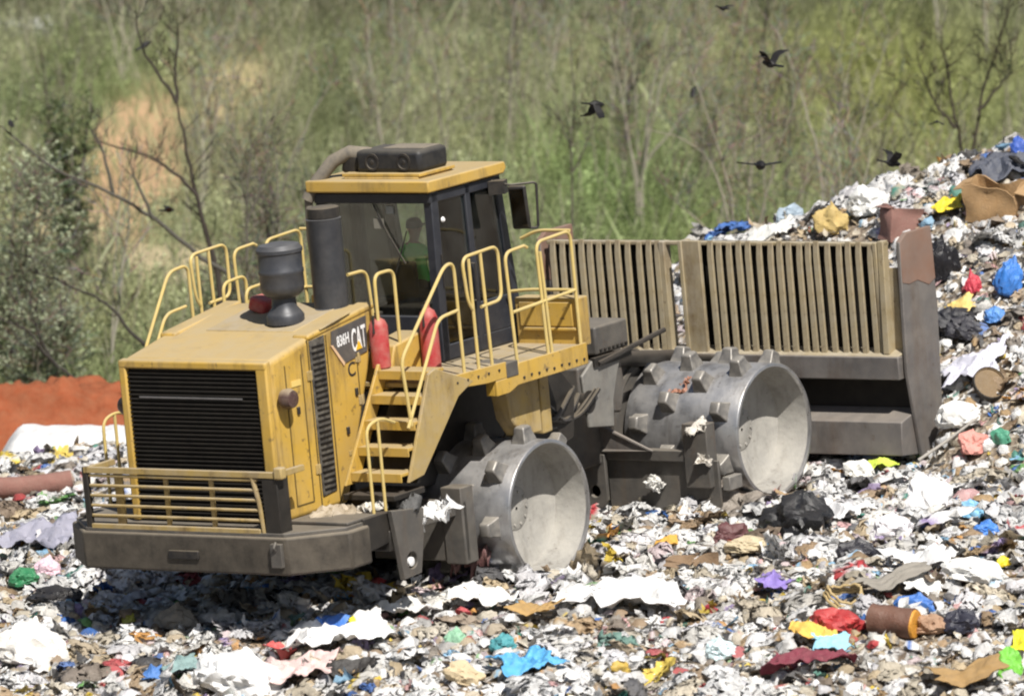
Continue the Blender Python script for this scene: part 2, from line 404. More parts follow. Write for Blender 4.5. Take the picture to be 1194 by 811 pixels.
# ---- rear counterweight, guard, hood
m = MB()
m.prism([(-4.42, -1.5), (-3.92, -2.06), (-3.55, -2.06), (-3.10, -1.55), (-3.0, -1.1), (-3.0, 1.1), (-3.10, 1.55), (-3.55, 2.06), (-3.92, 2.06), (-4.42, 1.5)], 'z', .90, 1.345)
cw = m.build('counterweight', CW, mc, bevel=.03)
m = MB(); m.prism([(-4.39, -1.46), (-3.90, -2.0), (-3.55, -2.0), (-3.12, -1.52), (-3.02, -1.08), (-3.02, 1.08), (-3.12, 1.52), (-3.55, 2.0), (-3.90, 2.0), (-4.39, 1.46)], 'z', 1.34, 1.388); m.build('top_plate', FRM, cw, bevel=.008)
m = MB(); m.box(-4.45, -4.405, -.22, .22, 1.06, 1.16); m.build('tow_slot', DARK, cw, bevel=.01)
m = MB(); m.box(-4.47, -4.41, -1.46, -1.30, 1.0, 1.28); m.tube([(-4.45, -1.38, 1.30), (-4.50, -1.38, 1.24), (-4.45, -1.38, 1.18)], .02, 6); m.build('reflector_bracket', FRM, cw, bevel=.01)
m = MB()
for s in (-1, 1):
    m = MB(); m.prism([(-3.86, 1.395), (-3.30, 1.395), (-3.30, 1.43), (-3.86, 1.43)], 'y', s * 1.98, s * 1.12); m.build('tread_plate', FRM, cw, bevel=.008)
for s in (-1, 1):
    m = MB(); m.prism([(-3.52, 1.02), (-3.08, 1.06), (-3.08, 1.42), (-3.60, 1.42)], 'y', s * 2.02, s * 1.58); m.build('lower_step', FRMD, cw, bevel=.015)
for s in (-1, 1):
    m = MB(); m.plate_hole([(-3.17, 1.44), (-2.55, 1.36), (-2.60, 1.02), (-2.70, .62), (-3.04, .60)], 'y', s * 2.11, s * 2.04, (-2.86, .80), .10)
    tp = m.build('tow_plate', FRM, mc, bevel=.008)
    m = MB(); m.lathe([(.055, s * 2.0), (.055, s * 2.09), (.03, s * 2.10)], 'y', (-2.85, 0, .78), 16); m.build('tow_pin', WHT, tp)
    m = MB(); m.box(-3.15, -2.5, s * 2.03, s * 1.3, .95, 1.2); m.build('tow_beam', FRMD, mc, bevel=.02)

m = MB()
gx = -4.36
for k in range(6):
    z = 2.0 - k * .118
    m.tube([(gx, 1.36, z), (gx, -1.12, z)], .022, 6)
m.box(gx - .03, gx + .03, 1.40, -1.44, 2.03, 2.10)
m.box(gx - .03, gx + .03, 1.37, -1.12, 1.375, 1.43)
for y in (.98, .92, .25, -.42): m.box(gx + .02, gx + .05, y - .03, y + .03, 1.38, 2.04)
m.tube([(gx, -1.05, 2.05), (gx, -1.12, 1.75), (gx, -1.16, 1.38)], .03, 6)
m.box(gx - .03, -3.86, -1.44, -1.38, 2.03, 2.10); m.box(gx - .03, -3.86, 1.36, 1.42, 2.03, 2.10)
guard = m.build('grille_guard', YELD, mc, bevel=.006)
m = MB(); m.box(gx - .025, gx + .035, 1.37, 1.45, 1.37, 2.10); m.build('guard_post', FRMD, guard, bevel=.01)
m = MB(); m.box(gx - .02, gx + .20, -1.42, -1.20, 1.37, 2.03); m.build('guard_post', FRMD, guard, bevel=.01)
m = MB(); m.box(gx - .05, gx + .06, -1.52, -1.40, 2.02, 2.16); m.build('guard_bracket', YELD, guard, bevel=.02)

HP = [(-3.88, 1.39), (-2.62, 1.39), (-1.99, 2.88), (-1.79, 3.58), (-1.86, 3.615), (-2.2, 3.60), (-3.14, 3.44), (-3.88, 3.30)]
m = MB(); m.prism(HP, 'y', -1.09, 1.09)
hood = m.build('hood', YEL, mc, bevel=.075)
hood.modifiers['edge'].segments = 4
# raised shoulder along the top edge ahead of the seam
for s in (-1, 1):
    m = MB(); m.prism([(-3.13, 3.40), (-1.80, 3.565), (-1.82, 3.645), (-3.13, 3.475)], 'y', s * 1.10, s * .86); m.build('hood_shoulder', YEL, hood, bevel=.03)
m = MB()
m.box(-3.965, -3.87, 1.09, .985, 1.40, 3.29); m.box(-3.965, -3.87, -.93, -1.09, 1.40, 3.29)
m.prism([(-3.97, 3.20), (-3.86, 3.20), (-3.86, 3.31), (-3.97, 3.295)], 'y', -1.088, 1.088)
m.build('grille_surround', YEL, hood, bevel=.022)
m = MB(); m.box(-3.90, -3.885, -.93, .985, 1.41, 3.2); gr = m.build('grille', GRL, hood)
m = MB()
for k in range(34):
    z = 1.44 + k * .0515
    m.prism([(-3.945, z), (-3.90, z + .018), (-3.90, z + .030), (-3.945, z + .012)], 'y', -.928, .983)
m.build('louvre', GRL, gr, smooth=False)
m = MB(); m.box(-3.958, -3.948, -.70, .82, 2.855, 2.875); m.build('grille_bar', pbr('bare_metal', (.22, .22, .23), .35, .6, nscale=8), gr)
# side panels
m = MB()
for x in (-3.16, -2.80): m.box(x, x + .016, -1.098, -1.085, 1.45, 3.42)
m.box(-3.62, -3.606, -1.098, -1.085, 1.55, 3.20); m.box(-3.30, -3.286, -1.098, -1.085, 1.55, 3.28); m.box(-3.62, -3.29, -1.098, -1.085, 1.545, 1.558)
m.box(-2.24, -2.228, -1.098, -1.085, 2.45, 3.05)
m.build('panel_seam', LINE, hood, smooth=False)
m = MB(); m.prism([(-3.12, 3.40), (-2.83, 3.43), (-2.85, 1.60), (-3.12, 1.57)], 'y', -1.085, -1.106); lv = m.build('side_grille', pbr('side_grille_black', (.014, .014, .016), .6, 0, dust=.5, dustcol=(.30, .27, .22), nscale=5, up=0), hood, bevel=.006)
m = MB()
for k in range(26):
    z = 1.64 + k * .067
    m.box(-3.09, -2.87, -1.118, -1.104, z, z + .02)
m.build('louvre', GRL, lv, smooth=False)
m = MB(); m.prism([(-2.68, 3.44), (-2.0, 3.515), (-2.03, 3.10), (-2.49, 3.03), (-2.70, 3.28)], 'y', -1.085, -1.104); dc = m.build('decal', DECAL, hood)
m = MB(); m.prism([(-2.72, 3.28), (-2.68, 3.28), (-2.475, 3.035), (-2.50, 3.005)], 'y', -1.085, -1.106); m.build('decal_edge', pbr('pale_edge', (.62, .42, .26), .5), dc)
text_part('lettering', 'CAT', WHT, dc, (-2.315, -1.105, 3.13), .275, .27, .10)
text_part('lettering', '836H', WHT, dc, (-2.60, -1.105, 3.235), .235, .13, .10)
m = MB(); m.prism([(-2.255, 3.145), (-2.13, 3.155), (-2.19, 3.255)], 'y', -1.108, -1.1125); m.build('emblem', pbr('emblem_yellow', (.70, .42, .03), .5), dc)
text_part('stencil', 'C', DARK, hood, (-2.42, -1.092, 2.85), .14, .17, .06)
m = MB(); m.box(-3.52, -3.34, -1.10, -1.088, 2.93, 3.0); m.build('sticker', pbr('yellow_sticker', (.68, .5, .16), .5), hood)
m = MB()
for x, z in ((-2.33, 2.62), (-3.46, 2.6), (-2.56, 2.2)): m.box(x, x + .05, -1.115, -1.09, z, z + .09)
m.build('latch', DARK, hood, bevel=.008)
m = MB(); m.lathe([(.05, .02), (.11, .0), (.125, -.08), (.10, -.14), (.02, -.155)], 'y', (-3.74, -1.14, 2.84), 20); lp = m.build('work_lamp', LAMPM, mc)
m = MB(); m.box(-3.70, -3.60, -1.16, -1.08, 2.76, 2.90); m.box(-3.63, -3.50, -1.12, -1.085, 2.74, 2.88); m.build('lamp_bracket', YELD, lp, bevel=.01)
m = MB(); m.lathe([(.05, -.02), (.10, .0), (.115, .08), (.09, .13), (.02, .14)], 'y', (-3.74, 1.14, 2.72), 20); lp = m.build('work_lamp', LAMPM, mc)
m = MB(); m.box(-3.72, -3.62, 1.08, 1.24, 2.52, 2.72); m.build('lamp_bracket', RED, lp, bevel=.01)

# pre-cleaner, exhaust, box on the hood
m = MB(); m.lathe([(.225, -.03), (.225, .06), (.20, .10), (.15, .16), (.14, .27), (.20, .30), (.25, .35), (.262, .42), (.258, .55), (.268, .565), (.268, .60), (.258, .615), (.262, .80), (.275, .81), (.275, .85), (.235, .90), (.10, .925)], 'z', (-2.62, -.40, 3.555), 36)
m.build('pre_cleaner', PIPE, mc)
m = MB(); m.lathe([(.255, .0), (.25, .03), (.205, .05), (.205, 1.08), (.212, 1.10), (.185, 1.105), (.18, 1.0), (.17, .6), (.02, .6)], 'z', (-1.98, -.60, 3.56), 36, cap=False)
ex = m.build('exhaust_stack', PIPE, mc)
m = MB(); m.lathe([(.19, .0), (.195, .02), (.19, .13), (.17, .14)], 'z', (-1.955, -.585, 4.655), 24, cap=True); m.build('exhaust_tip', DARK, ex)
m = MB(); m.box(-2.35, -1.95, .10, .36, 3.58, 3.76, rot=('x', .3)); m.build('red_cover', RED, hood, bevel=.04)
m = MB(); m.box(-2.95, -1.9, -.75, .55, 3.53, 3.565, rot=('y', -.155)); m.build('hood_hatch', YELD, hood, bevel=.012)

# engine bay / body under the cab and decks
m = MB(); m.box(-2.3, 1.25, -.93, .93, 1.25, 2.62); m.box(-3.0, 1.3, -.36, .36, .62, 1.3); m.build('rear_frame', FRMD, mc, bevel=.03)
m = MB(); m.box(-1.95, -.45, -.92, .75, 2.6, 2.95); m.box(-1.7, -1.0, -.55, .5, 2.9, 3.2); m.build('engine_cover', DARK, mc, bevel=.02)
m = MB(); m.prism([(-1.95, 2.62), (-1.3, 2.62), (-1.05, 3.12), (-1.2, 3.2), (-1.75, 3.12)], 'y', -1.30, -.93); m.build('battery_box', YEL, mc, bevel=.025)
for s in (-1, 1):
    m = MB(); m.prism([(-.28, 2.42), (-.18, 1.95), (.0, 1.72), (.42, 1.70), (.42, 2.42)], 'y', s * 1.50, s * 1.74); m.build('side_panel', YELD, mc, bevel=.02)
    m = MB(); m.box(.47, .66, s * 1.35, s * 1.72, 1.66, 2.42); m.build('deck_bracket', YELD, mc, bevel=.02)
    m = MB(); m.prism([(-2.2, 1.72), (-1.2, 1.8), (-.95, 2.2), (-.4, 2.28), (-.4, 2.52), (-1.5, 2.56)], 'y', s * .94, s * 1.06); m.build('wheel_arch', FRMD, mc)

# decks
for s in (-1, 1):
    m = MB(); m.box(-1.98, -.62, s * .94, s * 2.02, 2.66, 2.715); m.box(-.62, 1.02, s * .94, s * 2.02, 2.60, 2.665); m.build('deck', YELD, mc, bevel=.008)
    m = MB(); m.prism([(-1.72, 2.60), (-1.02, 2.545), (-.62, 2.545), (-.62, 2.735), (-1.98, 2.76), (-1.98, 2.69)], 'y', s * 2.02, s * 2.06)
    m.prism([(-.85, 2.36), (-.60, 2.36), (-.42, 2.42), (1.03, 2.42), (1.03, 2.68), (-.38, 2.68), (-.42, 2.545), (-.85, 2.54)], 'y', s * 2.022, s * 2.062)
    m.box(-.85, -.42, s * 1.9, s * 2.02, 2.36, 2.54)
    m.build('deck_fascia', YEL, mc, bevel=.008)
    m = MB(); m.box(-.635, -.40, s * 1.6, s * 2.07, 2.54, 2.72); m.build('deck_notch', FRM, mc, bevel=.01)
    m = MB(); m.box(.98, 1.22, s * 1.08, s * 2.0, 2.62, 3.22); tb = m.build('tool_box', YEL, mc, bevel=.02)
    m = MB(); m.box(.955, .985, s * 1.16, s * 1.93, 2.88, 3.17); m.box(.93, .985, s * 1.2, s * 1.98, 2.83, 2.865); m.build('tool_box_lid', YEL, tb, bevel=.008)

# bolts, hinges, wiper, hoses
for s in (-1, 1):
    m = MB()
    for q in range(9): m.lathe([(.018, s * 2.055), (.018, s * 2.075), (.004, s * 2.078)], 'y', (-.30 + .155 * q, 0, 2.49 + .012 * (q % 2)), 8)
    for q in range(5): m.lathe([(.016, s * 2.055), (.016, s * 2.073), (.004, s * 2.076)], 'y', (-1.62 + .21 * q, 0, 2.66), 8)
    m.build('bolt', DARK, mc)
    for x_, z_ in ((-3.16, 1.85), (-3.16, 2.95), (-2.22, 3.0), (-2.22, 2.5)):
        m = MB(); m.box(x_ - .05, x_ + .05, s * 1.088, s * 1.104, z_, z_ + .11); m.tube([(x_, s * 1.108, z_ - .005), (x_, s * 1.108, z_ + .115)], .014, 8); m.build('hinge', YELD, hood, bevel=.004)
for q in range(4):
    m = MB(); y_ = -.62 - .07 * q
    m.tube([(.70, y_, 1.95), (1.1, y_ - .25, 1.55 + .08 * q), (1.7, y_ - .22, 1.25 + .1 * q), (2.4, y_ - .05, 1.5), (2.9, y_, 1.75)], .026, 8, bend=.3); m.build('hydraulic_hose', DARK, mc)
m = MB()
for q in range(7): m.lathe([(.02, -.766), (.02, -.785), (.004, -.788)], 'y', (3.1 + .09 * q, 0, 2.20), 8)
m.build('bolt', FRMD, mc)
m = MB(); m.box(-2.55, -2.05, -1.10, -1.088, 1.95, 2.0); m.tube([(-2.9, -1.1, 3.50), (-2.6, -1.12, 3.56), (-2.3, -1.1, 3.60)], .012, 6); m.build('grab_bar', YELD, mc)
# stairs
ST = [(-2.80, 1.78), (-2.62, 2.05), (-2.45, 2.33), (-2.28, 2.60), (-2.10, 2.86)]
def stair(s):
    a = MB(); a.prism([(-2.72, 1.68), (-2.42, 1.72), (-1.62, 2.50), (-1.30, 2.63), (-1.70, 2.78), (-2.02, 2.90), (-2.16, 2.86)], 'y', s * 2.02, s * 2.065); so = a.build('stair_stringer', YELD, mc, bevel=.008)
    a = MB(); a.prism([(-2.92, 1.66), (-2.66, 1.66), (-1.98, 2.72), (-1.9, 2.95), (-2.08, 2.95)], 'y', s * 1.25, s * 1.29); a.build('stair_stringer', YEL, mc, bevel=.008)
    a = MB(); a.prism([(-2.52, 1.64), (-2.46, 1.64), (-1.70, 2.66), (-1.78, 2.7)], 'y', s * 1.29, s * 2.02); a.build('stair_back', FRMD, mc)
    for x, z in ST:
        a = MB(); a.box(x, x + .30, s * 1.292, s * 2.018, z - .02, z + .02); a.box(x - .012, x + .012, s * 1.292, s * 2.018, z - .085, z + .022)
        a.build('step', YEL, mc, bevel=.006)
stair(-1); stair(1)
m = MB(); m.box(-2.95, -2.35, -2.0, -1.25, 1.50, 1.57); m.box(-2.85, -2.6, -1.95, -1.3, 1.40, 1.5); m.build('stair_foot', FRMD, mc, bevel=.01)

# hand rails: both sides of the machine carry the same set
R_ = .021
def rails(s):
    y = s * 2.03
    def rail(*paths, r=R_):
        a = MB()
        for p in paths:
            cl = p[0] == 'closed'; q = p[1:] if cl else p
            a.tube([(u[0], s * u[1], u[2]) if len(u) == 3 else (u[0], y, u[1]) for u in q], r, 8, bend=.13, closed=cl)
        return a.build('handrail', RAIL, mc)
    rail(((-1.42, 2.72), (-1.44, 4.05), (-1.62, 4.05), (-2.62, 3.10), (-2.53, 2.32)) if s < 0 else ((-1.30, 2.72), (-1.32, 3.98), (-1.70, 3.95), (-2.30, 3.08), (-2.28, 2.40)))
    rail(((-1.43, 3.49), (-1.83, 3.46), (-2.60, 2.30)))
    rail(('closed', (-1.27, 3.98), (-1.02, 4.12), (-.54, 4.10), (-.55, 3.46), (-.97, 3.44), (-.97, 4.10)) if False else ((-.97, 3.45), (-.55, 3.47), (-.55, 4.11), (-1.27, 4.08), (-1.22, 3.55), (-1.13, 3.43)), ((-1.13, 2.72), (-1.14, 4.05)), ((-.86, 2.72), (-.90, 4.08)))
    rail(((-.36, 2.67), (-.42, 4.0), (-.02, 4.02)), ((-.36, 3.28), (.93, 3.33)), ((.10, 4.02), (.16, 2.67)) if False else ((-.02, 4.02), (.04, 3.99)))
    rail(((.28, 2.55), (.22, 4.02), (.93, 4.05), (.95, 2.60)), ((.36, 2.55), (.29, 3.9)))
    rail(((.93, 2.03, 4.05), (.93, 1.55, 4.05), (.93, 1.3, 3.95)), ((.93, 2.03, 3.33), (.93, 1.35, 3.33), (.93, 1.05, 3.30)))
    rail(((-3.30, 1.95, 1.40), (-3.30, 1.95, 2.44), (-3.02, 1.95, 2.50), (-2.75, 1.95, 2.40)), ((-3.07, 1.95, 1.40), (-3.07, 1.95, 2.49)), r=.019)
rails(-1); rails(1)
m = MB(); m.tube([(-2.0, -1.28, 2.9), (-2.0, -1.28, 4.0), (-1.62, -1.28, 4.0), (-1.62, -1.28, 2.95)], R_, 8, bend=.12); m.build('handrail', RAIL, mc)
m = MB(); m.tube([(-1.75, -.70, 3.95), (-1.38, -.70, 3.95), (-1.32, -.70, 3.3)], R_, 8, bend=.14); m.build('handrail', RAIL, mc)
m = MB(); m.tube([(-1.6, 1.3, 3.0), (-1.6, 1.3, 3.80), (-1.15, 1.3, 3.83), (-1.15, 1.3, 3.0)], R_, 8, bend=.12); m.build('handrail', RAIL, mc)
m = MB(); m.tube([(-1.3, 1.2, 3.1), (-1.3, 1.2, 3.68), (-.8, 1.2, 3.70), (-.8, 1.2, 3.0)], R_, 8, bend=.12); m.build('handrail', RAIL, mc)

def extinguisher(x, y, z, h, r):
    m = MB(); m.lathe([(r * .8, 0), (r, .02), (r, h * .82), (r * .75, h * .92), (r * .3, h * .97), (r * .28, h * 1.04), (.01, h * 1.05)], 'z', (x, y, z), 20)
    e = m.build('fire_extinguisher', RED, mc)
    m = MB(); m.tube([(x, y, z + h), (x - .08, y, z + h * 1.02), (x - .12, y - .02, z + h * .7)], .014, 6); m.box(x - .03, x + .09, y - .02, y + .02, z + h * 1.02, z + h * 1.07); m.build('nozzle', DARK, e)
extinguisher(-1.96, -1.24, 2.88, .62, .112)
extinguisher(-1.22, -1.42, 2.74, .76, .112)

# ---- cab
cy0, cy1 = -.99, .74
m = MB()
pr = .055
def post(x0, y0, z0, x1, y1, z1, w=.07, d=.06):
    bm = m.bm
    A = [bm.verts.new((x0 + a * w, y0 + b * d, z0)) for a, b in ((-1, -1), (1, -1), (1, 1), (-1, 1))]
    B = [bm.verts.new((x1 + a * w, y1 + b * d, z1)) for a, b in ((-1, -1), (1, -1), (1, 1), (-1, 1))]
    for k in range(4): bm.faces.new((A[k], A[(k + 1) % 4], B[(k + 1) % 4], B[k]))
    bm.faces.new(A[::-1]); bm.faces.new(B)
for y in (cy0 + .06, cy1 - .06):
    post(-.33, y, 2.68, -.30, y, 4.72); post(.40, y, 2.68, .36, y, 4.72, .05); post(1.22, y, 2.68, .98, y, 4.72, .06)
m.box(-.40, -.28, cy0, cy1, 4.58, 4.70); m.box(-.36, 1.02, cy0, cy0 + .12, 4.58, 4.70); m.box(-.36, 1.02, cy1 - .12, cy1, 4.58, 4.70); m.box(.92, 1.04, cy0, cy1, 4.58, 4.70)
m.box(-.40, -.27, cy0, cy1, 2.68, 3.22); m.box(-.38, 1.2, cy0 + .01, cy0 + .09, 2.68, 2.86); m.box(-.38, 1.2, cy1 - .09, cy1 - .01, 2.68, 3.2); m.box(1.12, 1.24, cy0, cy1, 2.68, 3.15)
m.box(-.36, 1.2, cy0 + .02, cy1 - .02, 2.62, 2.70)
m.box(.46, 1.16, cy0 + .012, cy0 + .08, 2.86, 3.26)
cab = m.build('cab', CABF, mc, bevel=.012)
m = MB(); m.prism([(-.47, 4.715), (1.06, 4.715), (1.13, 4.78), (1.10, 4.86), (-.47, 4.86)], 'y', cy0 - .05, cy1 + .06); m.box(-.30, .40, -.78, .34, 4.85, 4.89); rf = m.build('cab_roof', YEL, cab, bevel=.03)
m = MB(); m.box(-.345, -.335, cy0 + .12, cy1 - .12, 3.22, 4.58); m.build('rear_window', GLS, cab)
m = MB(); m.prism([(-.26, 2.88), (.34, 2.88), (.31, 4.58), (-.24, 4.58)], 'y', cy0 + .03, cy0 + .04); dw = m.build('door_window', GLSB, cab)
m = MB(); m.prism([(.46, 3.27), (1.09, 3.27), (.92, 4.58), (.42, 4.58)], 'y', cy0 + .03, cy0 + .04); m.build('side_window', GLSB, cab)
m = MB(); m.prism([(-.26, 3.2), (.34, 3.2), (.31, 4.58), (-.24, 4.58)], 'y', cy1 - .04, cy1 - .03); m.prism([(.46, 3.2), (1.10, 3.2), (.92, 4.58), (.42, 4.58)], 'y', cy1 - .04, cy1 - .03); m.build('side_window', GLS, cab)
m = MB(); m.prism([(1.165, 3.15), (1.175, 3.15), (.985, 4.58), (.975, 4.58)], 'x' if False else 'y', cy0 + .12, cy1 - .12); m.build('windscreen', GLS, cab)
m = MB()
m.tube([(-.36, -.1, 4.60), (-.365, -.3, 4.2), (-.365, -.52, 3.85)], .010, 6); m.tube([(-.362, -.30, 3.60), (-.362, -.58, 4.25)], .009, 6); m.build('wiper', DARK, cab)
m = MB(); m.box(-.352, -.346, -.40, -.29, 4.45, 4.54); m.build('window_sticker', pbr('sticker_grey', (.30, .31, .29), .6), cab)
m = MB(); m.box(-.352, -.346, -.24, -.09, 4.27, 4.39); m.build('window_sticker', pbr('sticker_tan', (.20, .19, .16), .6), cab)
m = MB(); m.box(-.285, -.268, cy0 - .015, cy0 + .01, 3.55, 3.95); m.tube([(.30, cy0 - .01, 3.3), (.30, cy0 - .06, 3.3), (.30, cy0 - .06, 3.75), (.30, cy0 - .01, 3.75)], .014, 6); m.build('door_handle', DARK, cab)
m = MB(); m.lathe([(.02, -.02), (.035, -.0), (.02, .02)], 'y', (-.20, cy0 - .02, 4.36), 10); m.build('door_lamp', WHT, cab)
# seat, console, wheel
m = MB(); m.box(-.20, .28, -.62, -.14, 3.34, 3.48); m.box(-.24, -.16, -.56, -.20, 3.45, 3.86, rot=('y', -.10)); m.box(-.15, .2, -.54, -.22, 2.7, 3.34); m.build('driver_seat', SEAT, cab, bevel=.04)
m = MB(); m.box(.85, 1.08, -.7, .45, 2.7, 3.4); m.box(-.1, .5, .22, .5, 2.7, 3.32); m.build('console', DARK, cab, bevel=.03)
m = MB(); m.tube([(.62 + .05 * math.sin(t), -.38 + .18 * math.cos(t), 3.82 + .17 * math.sin(t)) for t in [2 * PI * k / 24 for k in range(24)]], .016, 6, closed=True); m.tube([(.62, -.38, 3.82), (.90, -.38, 3.35)], .03, 8); m.tube([(.62, -.55, 3.82), (.62, -.21, 3.82)], .012, 6); m.build('steering_wheel', DARK, cab)
# air conditioner, hose
m = MB(); m.box(-.30, .42, -.80, .36, 4.885, 4.925); m.build('unit_base', YEL, rf, bevel=.008)
m = MB(); m.box(-.22, .36, -.76, .20, 4.92, 5.19); ac = m.build('air_conditioner', PLAS, rf, bevel=.055)
for y in (-.52, -.05):
    m = MB(); m.lathe([(.105, -.215), (.105, -.228), (.08, -.23), (.075, -.218), (.03, -.22), (.02, -.228)], 'x', (.0, y, 5.05), 22); m.build('fan_ring', DARK, ac)
m = MB(); m.box(-.05, .30, -.70, -.10, 5.185, 5.20); m.build('unit_lid', HOSE, ac, bevel=.006)
m = MB(); m.tube([(-.02, .10, 5.10), (-.10, .36, 5.15), (-.20, .55, 5.06), (-.36, .74, 4.80), (-.42, .82, 4.62)], [.10, .09, .085, .08, .075], 14, bend=0); m.build('air_hose', HOSE, rf)
m = MB(); m.box(-.16, .3, .22, .46, 4.88, 5.16, rot=('x', .3)); m.build('hose_collar', DARK, rf, bevel=.05)
m = MB(); m.tube([(-.40, .82, 4.64), (-.40, .84, 4.2), (-.40, .80, 3.4)], .05, 10); m.build('drain_pipe', HOSE, cab)
# mirror
m = MB(); m.tube([(.86, -.98, 4.66), (.90, -1.22, 4.60), (1.14, -1.45, 4.60), (1.10, -1.45, 4.05), (.95, -1.32, 4.08)], .016, 6, bend=.05); m.box(.80, .98, -1.16, -.96, 4.50, 4.66, rot=('z', .4)); mi = m.build('mirror_arm', DARK, cab)
m = MB(); m.box(-.03, .03, -.115, .115, -.27, .27); mm = m.build('mirror', DARK, cab, bevel=.025); mm.location = (.92, -1.33, 4.33); mm.rotation_euler = (0, -.12, .25)
m = MB(); m.box(-.036, -.031, -.085, .085, -.23, .23); m.build('mirror_glass', glass_mat('mirror_glass', (.05, .05, .06)), mm)

# ---- front frame, articulation, loader arms
m = MB()
m.prism([(1.75, 1.0), (1.75, 1.9), (2.6, 2.12), (3.6, 2.14), (4.15, 2.08), (4.75, 1.55), (5.3, 1.2), (5.3, .7), (2.2, .66)], 'y', -.30, .30)
m.prism([(2.65, 1.5), (2.65, 2.05), (3.55, 2.12), (3.62, 1.7), (3.5, 1.35)], 'y', -.72, .72)
m.build('front_frame', FRM, mc, bevel=.03)
for s in (-1, 1):
    m = MB(); m.prism([(2.72, 1.30), (2.66, 1.95), (2.9, 2.10), (3.55, 2.12), (3.40, 1.85), (3.28, 1.55), (3.25, 1.22)], 'y', s * .725, s * .77); m.build('fender_plate', pbr('dusty_fender_grey', (.17, .165, .155), .5, .2, dust=.6, dustcol=(.30, .28, .24), nscale=2, var=.2, up=.3, bump=.1, grime=((.07, .05, .04), .5)), mc, bevel=.015)
m = MB(); m.box(3.02, 3.72, -.76, -.16, 2.145, 2.50); m.box(3.02, 3.72, .16, .76, 2.145, 2.50); m.build('lift_tower', FRM, mc, bevel=.03)
m = MB(); m.tube([(2.98, -.80, 2.05), (4.35, -.86, 2.24)], .035, 8); m.box(2.9, 3.7, -.80, -.74, 2.02, 2.13); m.build('valve_guard', FRMD, mc)
m = MB(); m.lathe([(.30, -.7), (.30, -.5), (.2, -.48), (.2, .5), (.30, .52), (.30, .75)], 'z', (1.60, 0, 1.5), 24); m.box(1.0, 2.0, -.5, .5, .75, 1.0); m.box(1.0, 2.0, -.5, .5, 1.9, 2.12); m.build('articulation_hitch', FRMD, mc, bevel=.02)
for s in (-1, 1):
    m = MB(); m.tube([(.9, s * .82, 1.55), (2.0, s * .72, 1.6)], .11, 14); m.tube([(1.95, s * .72, 1.6), (2.75, s * .66, 1.62)], .055, 12); m.lathe([(.14, -.08), (.14, .08)], 'y', (2.75, s * .70, 1.62), 16); m.build('steering_cylinder', FRMD, mc)
    m = MB(); m.tube([(1.0, s * 1.0, 2.1), (1.3, s * 1.15, 1.9), (1.9, s * 1.0, 1.5), (2.5, s * .8, 1.75)], .035, 8, bend=.2); m.tube([(1.0, s * .9, 2.0), (1.4, s * 1.2, 1.6), (2.2, s * .95, 1.9)], .03, 8, bend=.2); m.build('hydraulic_hose', DARK, mc)
    m = MB(); m.prism([(1.15, 1.5), (1.7, 1.2), (2.1, 1.3), (2.2, 1.9), (1.8, 2.3), (1.2, 2.35)], 'y', s * .80, s * .98); m.build('hitch_plate', FRMD, mc, bevel=.02)
# cleaner bars (front and rear)
for s in (-1, 1):
    m = MB()
    m.box(3.62, 3.76, s * .10, s * 1.52, .72, .86); m.box(3.70, 3.745, s * .28, s * 1.95, .10, .73); m.box(3.60, 3.80, s * 1.52, s * 1.88, .40, 1.20)
    m.plate_hole([(s * -.02, .80), (s * .34, .80), (s * .34, .22), (s * .26, .12), (s * .08, .12), (s * -.02, .3)], 'x', 3.56, 3.62, (s * .16, .33), .075)
    cb = m.build('cleaner_bar', FRM, mc, bevel=.012)
    m = MB(); m.tube([(3.58, s * .22, 1.20), (3.58, s * 1.05, .86), (3.58, s * .22, .84)], .03, 6, closed=True); m.prism([(s * .24, 1.16), (s * .98, .86), (s * .24, .86)], 'x', 3.585, 3.60); m.build('gusset', BLDG, cb)
    m = MB()
    for k in range(5): m.box(3.74, 4.02, s * (.42 + .40 * k) - .055, s * (.42 + .40 * k) + .055, .35, .52)
    m.build('cleaner_finger', CLEAT, cb, bevel=.01)
    m = MB(); m.box(-1.28, -1.20, s * .35, s * 1.72, .45, 1.18); m.box(-1.30, -1.05, s * 1.42, s * 1.72, .42, 1.34); m.box(-1.9, -1.2, s * .4, s * .7, .8, 1.1); m.box(-2.6, -1.25, s * 1.5, s * 1.62, 1.0, 1.18)
    m.build('cleaner_bar', FRM, mc, bevel=.015)

# ---- blade
bl = MB(); bl.box(6.87, 6.98, 2.66, -2.56, 2.875, 2.925)
bl.box(6.74, 6.98, 2.70, -2.72, 1.22, 1.50); bl.prism([(6.74, 1.50), (6.98, 1.50), (6.98, 1.58)], 'y', 2.70, -2.72)
blade = bl.build('blade', BLD, mc, bevel=.012)
def bar(y0, y1):
    a = MB(); a.prism([(6.82, 1.50), (6.86, 1.50), (6.865, 2.93), (6.85, 2.93), (6.82, 2.74)], 'y', y0, y1); return a
k = 0; first = None
ys = [(.08 - .1505 * i) for i in range(17)] + [(.90 + .1505 * i) for i in range(12)]
for y in ys:
    if first is None:
        first = bar(-.040, .040).build('rack_bar', BLD, blade, bevel=.008); o = first
    else:
        o = first.copy(); COL.objects.link(o); o.parent = blade
    o.location = (0, y, 0); o.rotation_euler = (.006 * math.sin(y * 37), .003 * math.sin(y * 53), .0015 * math.sin(y * 71))
m = MB(); m.box(6.985, 7.02, .50, -2.45, 1.4, 2.92); m.box(6.985, 7.02, 2.68, .82, 1.4, 2.92); m.build('gap_shade_plate', BACK, blade)  # added dark plates: their colour stands in for shade between the bars
